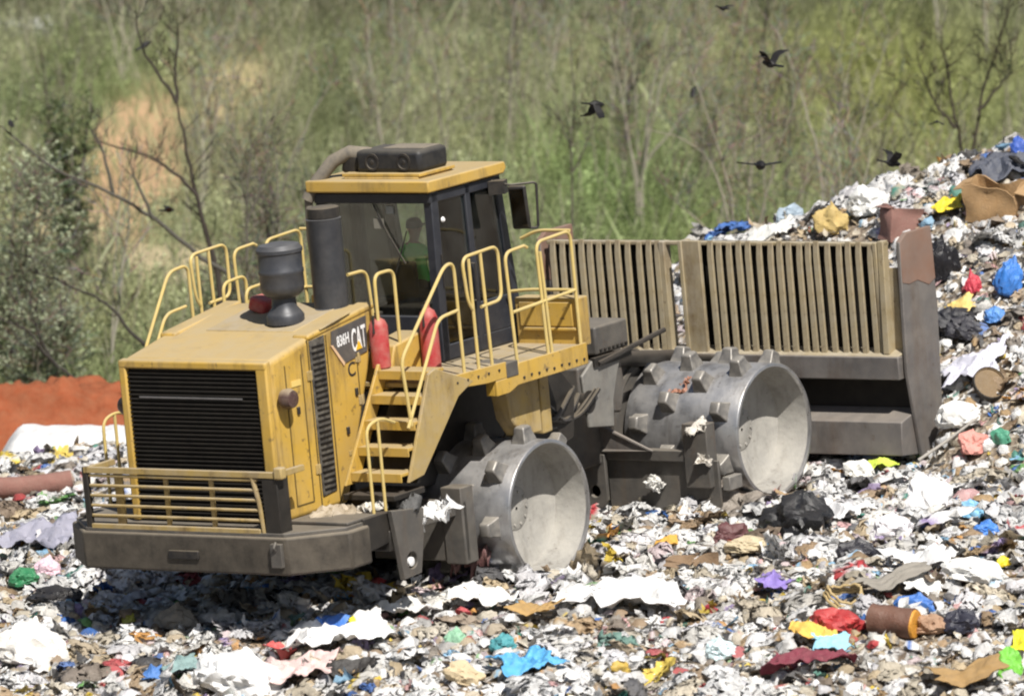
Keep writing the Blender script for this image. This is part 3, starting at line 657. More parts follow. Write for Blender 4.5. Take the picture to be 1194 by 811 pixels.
m = MB(); m.box(6.78, 6.84, .50, .20, 1.45, 2.95); m.box(6.76, 6.98, .52, .46, 1.45, 2.95); m.box(6.82, 6.98, .86, .78, 1.45, 2.93); m.build('rack_post', BLD, blade, bevel=.01)
m = MB(); m.prism([(6.78, 1.52), (6.96, 1.52), (6.96, 2.95), (6.84, 2.95)], 'y', -2.47, -2.56); m.box(6.83, 6.87, -2.40, -2.46, 1.5, 2.93); m.box(6.93, 6.97, -2.5, -2.68, 1.5, 2.6); m.build('rack_post', BLD, blade, bevel=.01)
m = MB(); m.box(7.10, 7.16, 2.70, -2.72, .25, 1.4); m.build('blade_web', FRMD, blade)
m = MB(); m.prism([(6.62, .26), (7.14, .20), (7.14, .80), (6.98, .76), (6.66, .68)], 'y', 2.72, -2.74); m.build('cutting_edge', BLDG, blade, bevel=.012)
m = MB(); m.box(6.72, 7.0, 2.705, -2.725, 1.205, 1.50); m.build('blade_beam', BLDG, blade, bevel=.015)
for s in (-1, 1):
    m = MB(); m.prism([(6.86, 2.93), (7.02, 3.02), (7.58, 3.02), (7.62, 2.0), (7.50, .18), (6.98, .20), (6.80, 1.30), (6.82, 1.8)], 'y', s * 2.745, s * 2.80)
    ep = m.build('end_plate', BLDG, blade, bevel=.012)
    m = MB(); m.prism([(6.85, 2.42), (6.87, 2.94), (7.02, 3.03), (7.59, 3.03), (7.61, 2.36), (7.45, 2.30), (7.2, 2.40), (7.0, 2.38)], 'y', s * 2.738, s * 2.807); m.build('end_plate_corner', RUSTY, ep, bevel=.008)
    m = MB(); m.box(4.95, 6.8, s * .40, s * .62, .75, 1.1, rot=('y', 0.0)); m.box(6.5, 7.12, s * .36, s * .66, .6, 1.4); m.build('push_arm', FRMD, mc, bevel=.03)
m = MB(); m.tube([(3.5, -.35, 2.0), (5.4, -.35, 1.7)], .10, 14); m.tube([(5.4, -.35, 1.7), (6.8, -.35, 1.4)], .055, 12); m.tube([(3.5, .35, 2.0), (5.4, .35, 1.7)], .10, 14); m.tube([(5.4, .35, 1.7), (6.8, .35, 1.4)], .055, 12); m.build('lift_cylinder', FRMD, mc)

# ------------------------------------------------------------------ skinned bodies
def skin_mesh(name, V, E, R, mat, sub=2, root=0):
    me = bpy.data.meshes.new(name); bm = bmesh.new()
    sl = bm.verts.layers.skin.verify()
    vs = []
    for i, (p, r) in enumerate(zip(V, R)):
        v = bm.verts.new(p); r2 = r if isinstance(r, (tuple, list)) else (r, r)
        v[sl].radius = r2; v[sl].use_root = (i == root); vs.append(v)
    for a, b in E: bm.edges.new((vs[a], vs[b]))
    bm.to_mesh(me); bm.free()
    o = bpy.data.objects.new(name, me); COL.objects.link(o)
    s = o.modifiers.new('skin', 'SKIN'); s.use_smooth_shade = True
    d = o.modifiers.new('sub', 'SUBSURF'); d.levels = sub; d.render_levels = sub
    bpy.context.view_layer.update()
    m2 = bpy.data.meshes.new_from_object(o.evaluated_get(bpy.context.evaluated_depsgraph_get()))
    o.modifiers.clear(); o.data = m2; m2.name = name
    m2.materials.clear()
    for mm in (mat if isinstance(mat, (list, tuple)) else [mat]): m2.materials.append(mm)
    m2.polygons.foreach_set('use_smooth', [True] * len(m2.polygons))
    return o

# ------------------------------------------------------------------ the driver, seated (x forward)
SKINM = pbr('skin', (0.36, 0.20, 0.13), 0.55, nscale=8, var=.05)
VEST = pbr('green_shirt', (0.16, 0.66, 0.13), 0.8, nscale=5, var=.12)
TROU = pbr('work_trousers', (0.03, 0.035, 0.05), 0.85, nscale=5)
HAIR = pbr('cap_cloth', (0.03, 0.03, 0.035), 0.8)
def driver():
    V = []; E = []; R = []
    def ad(p, r, par=None):
        V.append(p); R.append(r); i = len(V) - 1
        if par is not None: E.append((par, i))
        return i
    pel = ad((0, 0, .10), (.15, .12)); ab = ad((-.02, 0, .28), (.145, .11), pel); ch = ad((-.05, 0, .45), (.17, .12), ab); sh = ad((-.05, 0, .55), (.13, .09), ch)
    nk = ad((-.04, 0, .63), .055, sh); n2 = ad((-.02, 0, .68), .058, nk); h1 = ad((0, 0, .75), (.078, .092), n2); h2 = ad((0, 0, .82), (.080, .095), h1); ad((-.01, 0, .875), (.06, .07), h2)
    for s in (-1, 1):
        a = ad((-.04, s * .17, .53), .062, sh); e = ad((.10, s * .25, .30), .047, a); w = ad((.34, s * .20, .36), .032, e); p = ad((.40, s * .185, .37), (.022, .04), w)
        for q in range(4):
            f = ad((.45, s * (.15 + .022 * q), .385 - .004 * q), .0095, p); g = ad((.475, s * (.15 + .022 * q), .365), .009, f); ad((.468, s * (.15 + .022 * q), .335 + .004 * q), .008, g)
        t = ad((.41, s * .145, .385), .012, p); ad((.445, s * .135, .36), .009, t)
        hp = ad((.03, s * .10, .08), .095, pel); k = ad((.42, s * .13, .12), .068, hp); an = ad((.50, s * .13, -.30), .045, k); ad((.64, s * .13, -.34), .042, an)
    o = skin_mesh('person', V, E, R, [VEST, SKINM, TROU])
    me = o.data
    for f in me.polygons:
        c = f.center
        if c.z > .615: f.material_index = 1
        elif c.x > .18 and c.z > .2: f.material_index = 1
        elif c.z < .16: f.material_index = 2
    # the face: nose, brow, eye sockets, mouth pressed into the head
    for v in me.vertices:
        c = v.co
        if c.z > .69 and c.x > .03:
            for (fy, fz, dx, s2) in ((0, .772, .020, .0005), (.032, .80, -.012, .0004), (-.032, .80, -.012, .0004), (0, .735, -.006, .0004), (0, .715, .008, .0006)):
                d2 = (c.y - fy) ** 2 + (c.z - fz) ** 2
                v.co.x += dx * math.exp(-d2 / s2)
    m = MB()
    m.lathe([(.100, .80), (.102, .835), (.09, .885), (.05, .915), (.005, .922)], 'z', (-.004, 0, 0), 24, cap=False); m.prism([(.08, -.07), (.19, -.05), (.19, .05), (.08, .07)], 'z', .812, .822)
    m.build('cap', HAIR, o)
    for s in (-1, 1):
        m = MB(); m.lathe([(.004, -.012), (.022, -.008), (.026, .004), (.012, .012)], 'y', (-.005, s * .088, .785), 12); m.build('ear', SKINM, o)
        m = MB(); m.lathe([(.001, -.006), (.008, -.003), (.008, .003), (.001, .006)], 'x', (.082, s * .032, .80), 10); m.build('eye', WHT, o)
    return o
drv = driver()
drv.matrix_world = AM @ Matrix.Translation((.06, -.38, 3.42))
tag(drv, 'person in a bright green work shirt and dark cap sitting in the cab', 'person')

# ------------------------------------------------------------------ the fill: ground sheet
def grid_mesh(name, xs, ys, hf, mat, kind='structure', smooth=True):
    X, Y = np.meshgrid(xs, ys); Z = hf(X, Y)
    V = np.stack([X.ravel(), Y.ravel(), Z.ravel()], 1)
    nx, ny = len(xs), len(ys)
    i = np.arange(nx - 1)[None, :] + np.arange(ny - 1)[:, None] * nx
    F = np.stack([i, i + 1, i + 1 + nx, i + nx], -1).reshape(-1, 4)
    o = np_mesh(name, V, F, mat, smooth=smooth); tag(o, kind=kind)
    return o

def soil_mat():
    m = bpy.data.materials.new('compacted_refuse'); m.use_nodes = True
    nt = m.node_tree; N = nt.nodes; L = nt.links; p = N['Principled BSDF']; p.inputs['Roughness'].default_value = .85
    tc = N.new('ShaderNodeTexCoord')
    v = N.new('ShaderNodeTexVoronoi'); v.inputs['Scale'].default_value = 16; L.new(tc.outputs['Object'], v.inputs['Vector'])
    s = N.new('ShaderNodeSeparateColor'); L.new(v.outputs['Color'], s.inputs[0])
    r = N.new('ShaderNodeValToRGB'); r.color_ramp.interpolation = 'CONSTANT'
    st = [(0, (.10, .08, .06)), (.18, (.26, .21, .15)), (.36, (.42, .38, .31)), (.52, (.16, .12, .09)), (.64, (.55, .53, .49)), (.76, (.05, .045, .045)), (.84, (.34, .24, .13)), (.93, (.62, .60, .60))]
    while len(r.color_ramp.elements) < len(st): r.color_ramp.elements.new(.5)
    for e, (a, c) in zip(r.color_ramp.elements, st): e.position = a; e.color = c + (1,)
    L.new(s.outputs[0], r.inputs[0])
    n = N.new('ShaderNodeTexNoise'); n.inputs['Scale'].default_value = 2.2; n.inputs['Detail'].default_value = 8; L.new(tc.outputs['Object'], n.inputs['Vector'])
    mx = N.new('ShaderNodeMix'); mx.data_type = 'RGBA'; mx.inputs['B'].default_value = (.20, .16, .12, 1)
    L.new(n.outputs['Fac'], mx.inputs['Factor']); L.new(r.outputs[0], mx.inputs['A']); L.new(mx.outputs['Result'], p.inputs['Base Color'])
    b = N.new('ShaderNodeBump'); b.inputs['Strength'].default_value = .8; b.inputs['Distance'].default_value = .05; L.new(v.outputs['Distance'], b.inputs['Height']); L.new(b.outputs[0], p.inputs['Normal'])
    return m
xs = np.concatenate([np.linspace(-60, -10, 30)[:-1], np.arange(-10, 14, .1), np.linspace(14, 60, 26)])
ys = np.concatenate([np.linspace(-130, -14, 40)[:-1], np.arange(-14, 20.05, .1)])
grid_mesh('ground', xs, ys, ground_h, soil_mat())

# ------------------------------------------------------------------ loose litter (uncountable): thousands of crumpled pieces in one object
RG = np.random.default_rng(11)
PAL = [((.86, .86, .86), 54), ((.76, .74, .70), 17), ((.66, .59, .47), 13), ((.54, .43, .28), 10), ((.36, .25, .15), 6), ((.22, .165, .12), 3), ((.76, .75, .78), 8), ((.46, .31, .16), 4),
       ((.03, .03, .035), 3.5), ((.12, .12, .13), 2.5), ((.05, .17, .52), 1.9), ((.28, .52, .74), 2.0), ((.50, .05, .06), 1.5), ((.68, .40, .40), 2.0), ((.78, .58, .07), 1.3), ((.18, .42, .13), .9), ((.07, .28, .22), .8), ((.62, .30, .06), 1.0), ((.40, .39, .38), 6), ((.30, .26, .22), 4), ((.36, .28, .50), .7), ((.72, .60, .62), 3)]
PC = np.array([c for c, w in PAL]); PW = np.array([w for c, w in PAL]); PW = PW / PW.sum()
ITEMS = [
('bag', 'bin_bag', 4.58, -0.1, 0.8, 0.52, (0.012, 0.013, 0.016), 0.22, 'large shiny black bin bag torn open beside the foot of the front drum', 'bin bag'),
('bag', 'bin_bag', 6.74, 7.28, 0.42, 0.5, (0.01, 0.01, 0.014), 0.3, 'glossy black bin bag right of the blade end plate, upper of two', 'bin bag'),
('bag', 'bin_bag', 6.81, 6.1, 0.52, 0.3, (0.012, 0.013, 0.02), 0.35, 'flattened black bin bag on the heap right of the blade, lower of two', 'bin bag'),
('bag', 'plastic_bag', 7.5, 6.25, 0.32, 0.46, (0.04, 0.2, 0.62), 0.4, 'bright blue upright plastic bag high on the heap at the right edge', 'plastic bag'),
('sheet', 'plastic_sheet', 6.87, 9.0, 0.36, 0.22, (0.8, 0.62, 0.02), 0.5, 'bright yellow plastic scrap near the crest of the heap', 'plastic scrap'),
('carton', 'cardboard_carton', 7.5, 8.76, 0.75, 0.45, (0.36, 0.22, 0.1), 0.8, 'sagging open brown cardboard carton on the crest of the heap', 'carton'),
('carton', 'cardboard_carton', 6.24, 9.23, 0.5, 0.46, (0.24, 0.12, 0.1), 0.8, 'dark reddish brown carton standing over the right end of the blade', 'carton'),
('bag', 'paper_sack', 5.39, 10.11, 0.42, 0.36, (0.52, 0.38, 0.14), 0.7, 'bulging tan yellow paper sack on top of the heap behind the blade', 'sack'),
('bag', 'plastic_bag', 5.89, 10.21, 0.5, 0.34, (0.8, 0.8, 0.78), 0.5, 'puffed white plastic bag on the heap left of the dark reddish carton', 'plastic bag'),
('bag', 'plastic_bag', 4.88, 11.3, 0.36, 0.28, (0.3, 0.38, 0.46), 0.5, 'blue grey plastic bag on the heap left of the tan sack', 'plastic bag'),
('sheet', 'tarpaulin', 7.65, 9.68, 0.85, 0.4, (0.05, 0.06, 0.09), 0.5, 'dark slate tarpaulin folded on the crest of the heap', 'tarpaulin'),
('bag', 'plastic_bag', 7.98, 11.17, 0.22, 0.28, (0.03, 0.1, 0.45), 0.4, 'dark blue plastic bag at the very top of the heap', 'plastic bag'),
('sheet', 'plastic_sheet', 4.57, 10.62, 0.6, 0.4, (0.78, 0.78, 0.74), 0.5, 'white plastic sheet draped behind the middle of the blade top', 'plastic sheet'),
('lid', 'wooden_disc', 7.14, 4.19, 0.42, 0.42, (0.17, 0.11, 0.05), 0.6, 'round brown wooden disc with a dark rim leaning on the heap', 'disc'),
('bag', 'plastic_bag', 6.76, 3.97, 0.52, 0.3, (0.82, 0.82, 0.8), 0.5, 'crumpled white plastic bag just right of the foot of the blade', 'plastic bag'),
('bag', 'plastic_bag', 6.67, -0.01, 0.26, 0.2, (0.22, 0.5, 0.75), 0.4, 'pale blue plastic bag on the slope, upper of a touching pair', 'plastic bag'),
('bag', 'plastic_bag', 6.78, -1.17, 0.3, 0.2, (0.05, 0.22, 0.68), 0.35, 'royal blue plastic bag on the slope, lower of a touching pair', 'plastic bag'),
('bag', 'plastic_bag', 6.22, 0.66, 0.5, 0.44, (0.84, 0.84, 0.86), 0.45, 'tall bright white plastic bag on the slope below the blade corner', 'plastic bag'),
('sheet', 'plastic_sheet', 5.76, 3.92, 0.3, 0.22, (0.5, 0.62, 0.06), 0.5, 'lime green plastic scrap in front of the blade foot', 'plastic scrap'),
('bag', 'plastic_bag', 5.47, 3.59, 0.34, 0.22, (0.8, 0.8, 0.76), 0.5, 'white plastic bag lying left of the lime green scrap', 'plastic bag'),
('bag', 'plastic_bag', 7.25, 3.3, 0.26, 0.2, (0.08, 0.34, 0.22), 0.4, 'sea green plastic bag on the heap beside the salmon pink bag', 'plastic bag'),
('bag', 'plastic_bag', 6.9, 3.45, 0.36, 0.26, (0.62, 0.26, 0.22), 0.5, 'salmon pink plastic bag below the round brown disc', 'plastic bag'),
('bag', 'plastic_bag', 4.81, -5.42, 0.56, 0.26, (0.42, 0.025, 0.03), 0.4, 'red plastic bag next to the brown drum in the lower right', 'plastic bag'),
('drum', 'fibre_drum', 5.44, -5.69, 0.52, 0.17, (0.13, 0.055, 0.035), 0.5, 'dark brown fibre drum on its side with an orange end cap', 'drum'),
('bag', 'paper_sack', 5.86, -5.74, 0.36, 0.22, (0.36, 0.22, 0.14), 0.75, 'light brown paper sack touching the orange end of the brown drum', 'sack'),
('sheet', 'cloth', 4.53, -5.66, 0.42, 0.25, (0.75, 0.45, 0.08), 0.8, 'orange yellow cloth in front of the red bag', 'cloth'),
('sheet', 'cloth', 4.73, -6.01, 0.44, 0.26, (0.3, 0.6, 0.74), 0.8, 'light blue cloth between the orange yellow cloth and the maroon cloth', 'cloth'),
('sheet', 'cloth', 4.47, -6.7, 0.95, 0.36, (0.17, 0.015, 0.04), 0.8, 'long maroon cloth trailing across the litter in the lower right', 'cloth'),
('board', 'cardboard_sheet', 6.15, -7.61, 0.75, 0.5, (0.36, 0.22, 0.08), 0.8, 'ribbed brown cardboard sheet at the bottom right', 'cardboard'),
('bag', 'plastic_bag', 6.66, -7.23, 0.28, 0.36, (0.16, 0.52, 0.05), 0.4, 'bright green plastic bag with a twisted top in the lower right corner', 'plastic bag'),
('sheet', 'plastic_sheet', 6.81, -6.66, 0.2, 0.3, (0.82, 0.72, 0.02), 0.4, 'lemon yellow plastic scrap against the bright green bag', 'plastic scrap'),
('bag', 'plastic_bag', 5.74, -4.7, 0.44, 0.2, (0.04, 0.16, 0.5), 0.4, 'blue plastic bag just behind the brown drum', 'plastic bag'),
('board', 'panel_board', 5.48, -3.97, 0.8, 0.26, (0.25, 0.23, 0.2), 0.7, 'grey board lying flat above the brown drum', 'board'),
('sheet', 'paper_sheet', 5.84, -4.04, 0.45, 0.3, (0.8, 0.8, 0.78), 0.7, 'white paper sheet leaning on the end of the grey board', 'paper'),
('sheet', 'plastic_sheet', 5.95, -2.96, 0.75, 0.4, (0.84, 0.84, 0.84), 0.5, 'wide white plastic sheet above the grey board', 'plastic sheet'),
('bag', 'plastic_bag', 6.48, -3.8, 0.7, 0.26, (0.82, 0.82, 0.8), 0.5, 'long white plastic bag right of the wide white sheet', 'plastic bag'),
('bag', 'plastic_tub', 6.85, -3.55, 0.18, 0.14, (0.8, 0.6, 0.02), 0.4, 'small yellow tub at the right edge above the white bags', 'tub'),
('bag', 'bin_bag', 5.21, -2.05, 0.5, 0.24, (0.02, 0.02, 0.028), 0.3, 'low black bin bag right of the large torn bin bag', 'bin bag'),
('sheet', 'plastic_sheet', 2.38, -3.4, 1.45, 0.6, (0.86, 0.86, 0.86), 0.5, 'very wide flat white plastic sheet right of the rear drum', 'plastic sheet'),
('board', 'cardboard_sheet', 1.41, -3.85, 0.5, 0.4, (0.42, 0.26, 0.09), 0.8, 'creased tan cardboard sheet below the rear drum', 'cardboard'),
('sheet', 'plastic_sheet', 1.28, -6.0, 0.6, 0.4, (0.08, 0.38, 0.72), 0.4, 'vivid blue plastic sheet with folds at the bottom edge of the frame', 'plastic sheet'),
('sheet', 'plastic_sheet', -0.82, -4.04, 1.2, 0.6, (0.86, 0.86, 0.85), 0.5, 'large white plastic sheet in front of the compactor', 'plastic sheet'),
('sheet', 'paper_sheet', -0.91, -3.81, 0.36, 0.2, (0.06, 0.2, 0.62), 0.5, 'blue printed paper on the large white sheet', 'paper'),
('sheet', 'paper_sheet', -0.66, -3.78, 0.2, 0.16, (0.85, 0.7, 0.03), 0.5, 'yellow printed paper on the large white sheet', 'paper'),
('bag', 'plastic_bag', -2.01, -5.2, 0.95, 0.45, (0.85, 0.85, 0.85), 0.5, 'big white plastic bag at the bottom left of the large white sheet', 'plastic bag'),
('sheet', 'cloth', -1.33, -5.15, 0.8, 0.45, (0.66, 0.48, 0.46), 0.8, 'pale pink cloth along the bottom edge', 'cloth'),
('sheet', 'plastic_sheet', -0.71, -5.24, 0.5, 0.25, (0.02, 0.018, 0.018), 0.5, 'black plastic scrap beside the pale pink cloth', 'plastic scrap'),
('sheet', 'plastic_sheet', -1.52, -4.35, 0.32, 0.14, (0.55, 0.08, 0.08), 0.5, 'red plastic scrap at the edge of the pale pink cloth', 'plastic scrap'),
('bag', 'paper_sack', -2.82, -2.47, 0.48, 0.26, (0.3, 0.27, 0.23), 0.8, 'grey brown stuffed sack in front of the bumper', 'sack'),
('bag', 'plastic_jug', -3.39, -2.04, 0.18, 0.16, (0.55, 0.55, 0.1), 0.4, 'dull yellow green jug left of the grey brown sack', 'jug'),
('bag', 'plastic_bag', -4.47, -3.53, 0.75, 0.45, (0.74, 0.72, 0.68), 0.6, 'off white stuffed bag in the lower left corner', 'plastic bag'),
('bag', 'bin_bag', -4.38, -0.06, 0.6, 0.2, (0.012, 0.012, 0.015), 0.35, 'small black bin bag left of the bumper', 'bin bag'),
('bag', 'plastic_bag', -4.84, 1.27, 0.36, 0.2, (0.02, 0.2, 0.08), 0.4, 'dark green plastic bag near the left edge', 'plastic bag'),
('sheet', 'plastic_sheet', 4.81, 1.08, 0.5, 0.24, (0.84, 0.84, 0.86), 0.4, 'white plastic film draped over the large torn bin bag', 'plastic film'),
('bag', 'plastic_bag', -4.57, 1.64, 0.3, 0.22, (0.7, 0.5, 0.58), 0.5, 'pale pink plastic bag right of the dark green bag', 'plastic bag'),
('sheet', 'tarpaulin', -4.67, 4.31, 0.95, 0.9, (0.3, 0.3, 0.38), 0.6, 'mauve grey tarpaulin spread left of the bumper', 'tarpaulin'),
('roll', 'carpet_roll', -5.15, 7.8, 1.0, 0.14, (0.22, 0.1, 0.08), 0.85, 'rolled reddish brown carpet lying before the white tarpaulin', 'carpet roll'),
('sheet', 'plastic_sheet', -2.65, -4.77, 0.45, 0.35, (0.22, 0.34, 0.34), 0.5, 'dull teal plastic sheet left of the big white bag', 'plastic sheet'),
('sheet', 'plastic_sheet', -2.98, -4.9, 0.25, 0.16, (0.05, 0.18, 0.5), 0.5, 'small blue scrap left of the dull teal sheet', 'plastic scrap'),
('carton', 'cardboard_carton', 3.28, -1.45, 0.46, 0.22, (0.26, 0.17, 0.1), 0.8, 'crushed brown carton below the front drum scraper', 'carton'),
('sheet', 'cloth', 2.98, -0.41, 0.3, 0.2, (0.6, 0.32, 0.04), 0.7, 'amber cloth left of the crushed brown carton', 'cloth'),
('bag', 'plastic_bag', 3.77, -0.26, 0.4, 0.22, (0.1, 0.03, 0.035), 0.5, 'dark maroon plastic bag under the front drum', 'plastic bag'),
('bag', 'paper_sack', 3.9, -1.24, 0.46, 0.2, (0.5, 0.42, 0.28), 0.75, 'tan paper sack left of the large torn bin bag', 'sack'),
('sheet', 'plastic_sheet', 4.18, -3.27, 0.36, 0.25, (0.25, 0.18, 0.52), 0.5, 'violet plastic scrap below the large torn bin bag', 'plastic scrap'),
('bag', 'plastic_bag', 3.47, -3.77, 0.2, 0.16, (0.42, 0.03, 0.06), 0.5, 'small crimson bag right of the very wide white sheet', 'plastic bag'),
('bag', 'plastic_bag', 3.48, -5.7, 0.34, 0.22, (0.6, 0.74, 0.78), 0.5, 'icy blue plastic bag near the bottom centre', 'plastic bag'),
('bag', 'paper_sack', 0.58, -5.88, 0.4, 0.24, (0.55, 0.44, 0.28), 0.8, 'straw coloured stuffed sack at the bottom edge', 'sack'),
('bag', 'plastic_bag', 0.49, -4.53, 0.25, 0.18, (0.25, 0.48, 0.32), 0.5, 'mint green plastic bag above the straw coloured sack', 'plastic bag'),
('bag', 'plastic_bag', 1.03, -4.98, 0.28, 0.2, (0.06, 0.3, 0.34), 0.5, 'dark teal plastic bag above the vivid blue sheet', 'plastic bag'),
('bag', 'plastic_tub', 2.34, -6.32, 0.28, 0.14, (0.5, 0.34, 0.06), 0.5, 'mustard tub near the bottom centre', 'tub'),
('ring', 'wicker_ring', 4.94, -4.26, 0.44, 0.12, (0.45, 0.33, 0.15), 0.7, 'pale wicker ring basket behind the red bag', 'basket'),
('bag', 'bin_bag', 6.23, -5.69, 0.42, 0.24, (0.02, 0.022, 0.04), 0.4, 'dark navy bag right of the light brown sack', 'bin bag'),
('ring', 'rubber_ring', 6.3, -2.5, 0.28, 0.1, (0.015, 0.015, 0.015), 0.6, 'black rubber ring by the royal blue bag', 'rubber ring'),
('pole', 'wooden_pole', 6.6, 3.59, 0.8, 0.02, (0.35, 0.33, 0.3), 0.8, 'grey pole sticking out of the litter at the blade foot', 'pole'),
('bag', 'plastic_bag', 7.1, 6.55, 0.2, 0.26, (0.5, 0.03, 0.06), 0.4, 'small red bag left of the bright blue upright bag', 'plastic bag'),
('sheet', 'plastic_sheet', 6.9, 6.23, 0.34, 0.2, (0.75, 0.55, 0.18), 0.5, 'apricot plastic scrap between the two black bags by the blade', 'plastic scrap'),
('bag', 'plastic_bag', 7.32, 5.82, 0.26, 0.18, (0.08, 0.25, 0.62), 0.4, 'mid blue bag below the bright blue upright bag', 'plastic bag'),
('sheet', 'plastic_sheet', 6.99, 4.81, 0.7, 0.4, (0.6, 0.6, 0.7), 0.5, 'lilac white plastic sheet above the round brown disc', 'plastic sheet'),
('bag', 'bin_bag', 6.97, 5.79, 0.55, 0.26, (0.03, 0.03, 0.04), 0.4, 'charcoal bin bag on the heap above the lilac white sheet', 'bin bag'),
('sheet', 'plastic_sheet', 0.82, -3.05, 0.8, 0.38, (0.85, 0.85, 0.83), 0.5, 'bright white plastic sheet in front of the rear drum', 'plastic sheet'),
('sheet', 'plastic_sheet', -0.06, -3.09, 0.6, 0.35, (0.82, 0.82, 0.8), 0.5, 'white plastic sheet by the tow plate shadow', 'plastic sheet'),
('bag', 'plastic_bag', 5.69, -0.65, 0.5, 0.26, (0.78, 0.76, 0.8), 0.5, 'pale lilac bag above the wide white sheet', 'plastic bag'),
('sheet', 'plastic_sheet', 5.08, 0.79, 0.5, 0.3, (0.72, 0.72, 0.74), 0.4, 'clear grey plastic film behind the large torn bin bag', 'plastic film'),
]

IXY = np.array([(i[2], i[3]) for i in ITEMS]); IW = np.array([max(.16, i[4] * .5) for i in ITEMS])
def crumple(n, kind, rg):
    """one crumpled scrap: a small folded grid"""
    u, v = np.meshgrid(np.linspace(-.5, .5, n), np.linspace(-.5, .5, n))
    asp = rg.uniform(.45, 1.0)
    x = u + rg.normal(0, .06, u.shape); y = v * asp + rg.normal(0, .06, u.shape)
    z = rg.normal(0, .10 if n < 8 else .035, u.shape)
    for _ in range(3):
        a = rg.uniform(0, PI); c, s = math.cos(a), math.sin(a); o = rg.uniform(-.3, .3)
        t = u * c + v * s - o; z = z + np.abs(t) * rg.uniform(-.7, .7)
    if kind == 1:    # puffed
        z = z * .5 + .42 * np.sqrt(np.clip(1 - (2 * u) ** 2, 0, 1)) * np.sqrt(np.clip(1 - (2 * v) ** 2, 0, 1))
    if kind == 2:    # a strip
        y = y * .22; z = z * .8
    if kind == 4:    # a torn length of film
        y = y * .45 + .18 * np.sin(u * 5); z = z * .5
    if n > 8:
        z = z * .6 + rg.normal(0, .025, u.shape)
    if kind == 3:    # stiff card
        z = z * .12 + np.abs(u) * rg.uniform(-.5, .5); x = u; y = v * asp
    V = np.stack([x.ravel(), y.ravel(), z.ravel()], 1)
    i = np.arange(n - 1)[None, :] + np.arange(n - 1)[:, None] * n
    F = np.stack([i, i + 1, i + 1 + n, i + n], -1).reshape(-1, 4)
    return V, F
def scatter(count, n, smin, smax, lift, region, kinds=(0, 0, 1, 2, 3), bright=1.0, white=False):
    x = RG.uniform(region[0], region[1], count); y = RG.uniform(region[2], region[3], count)
    keep = np.ones(count, bool)
    # nothing inside the drums or the hitch
    def mach(px, py): return px * AM[0][0] + py * AM[1][0], px * AM[0][1] + py * AM[1][1]
    mx, my = mach(x, y)
    inside = (np.abs(my) < 2.0) & ((np.abs(mx) < .48) | (np.abs(mx - 4.9) < .50))
    keep &= ~inside
    keep &= y < np.interp(x, [-12, -5, -3, 2, 6, 12], [11.4, 11.6, 12.0, 12.8, 13.2, 14.0])
    if n >= 12:      # the big pieces keep clear of the single items
        d = np.hypot(x[:, None] - IXY[None, :, 0], (y[:, None] - IXY[None, :, 1]) + .12)
        keep &= (d > IW[None] + smax * .35).all(1)
    x = x[keep]; y = y[keep]; m = len(x)
    e = .12
    z = ground_h(x, y); gx = (ground_h(x + e, y) - ground_h(x - e, y)) / (2 * e); gy = (ground_h(x, y + e) - ground_h(x, y - e)) / (2 * e)
    ty = RG.integers(0, 40, m)
    protos = [crumple(n, kinds[k % len(kinds)], RG) for k in range(40)]
    s = smin * (smax / smin) ** (RG.random(m) ** 1.6)
    clus = fbm(x * .8, y * .8, 77, 3)
    ci = RG.choice(len(PC), m, p=PW)
    if white: ci = RG.choice([0, 0, 0, 1, 6], m)
    col = PC[ci] * RG.uniform(.72, 1.1, (m, 1)) * bright
    tone = np.clip(fbm(x * .5 + 9, y * .5, 91, 3) * 2.2, -1, 1)[:, None]      # browner and whiter patches
    col = np.where(tone > 0, col * (1 - .25 * tone) + np.array([.36, .28, .18]) * .25 * tone, col * (1 + .35 * tone) - .35 * tone * np.array([.72, .71, .70]))
    # random tilt about the ground normal
    nrm = np.stack([-gx, -gy, np.ones(m)], 1) + RG.normal(0, .34, (m, 3)); nrm /= np.linalg.norm(nrm, axis=1, keepdims=True)
    a = RG.uniform(0, 2 * PI, m); t = np.stack([np.cos(a), np.sin(a), np.zeros(m)], 1)
    t -= nrm * (t * nrm).sum(1, keepdims=True); t /= np.linalg.norm(t, axis=1, keepdims=True); b = np.cross(nrm, t)
    VV = []; FF = []; CC = []; off = 0
    for k in range(40):
        idx = np.where(ty == k)[0]
        if not len(idx): continue
        V, F = protos[k]
        P = (V[None, :, 0, None] * t[idx][:, None] + V[None, :, 1, None] * b[idx][:, None] + V[None, :, 2, None] * nrm[idx][:, None]) * s[idx][:, None, None]
        P[:, :, 0] += x[idx][:, None]; P[:, :, 1] += y[idx][:, None]; P[:, :, 2] += (z[idx] + s[idx] * lift)[:, None]
        nv = len(V)
        f = F[None] + (np.arange(len(idx)) * nv)[:, None, None] + off
        VV.append(P.reshape(-1, 3)); FF.append(f.reshape(-1, 4)); CC.append(np.repeat(col[idx], nv, 0)); off += nv * len(idx)
        # printed bands and patches on some of the pieces
        ax = V[:, 0] * math.cos(k) + V[:, 1] * math.sin(k); lo = -.35 + .5 * ((k * .37) % 1); msk = (ax > lo) & (ax < lo + .22)
        pr = RG.random(len(idx)) < .22; c2 = PC[RG.choice(len(PC), len(idx))]
        cc = CC[-1].reshape(len(idx), nv, 3); cc[np.ix_(pr, msk)] = c2[pr][:, None, :]
    return np.concatenate(VV), np.concatenate(FF), np.concatenate(CC)
LIT = attr_mat('litter', .42, .5, .15, .22)
reg = (-8.5, 11.5, -11, 14)
def join(parts):
    V = []; F = []; C = []; o = 0
    for v, f, c in parts: V.append(v); F.append(f + o); C.append(c); o += len(v)
    return np.concatenate(V), np.concatenate(F), np.concatenate(C)
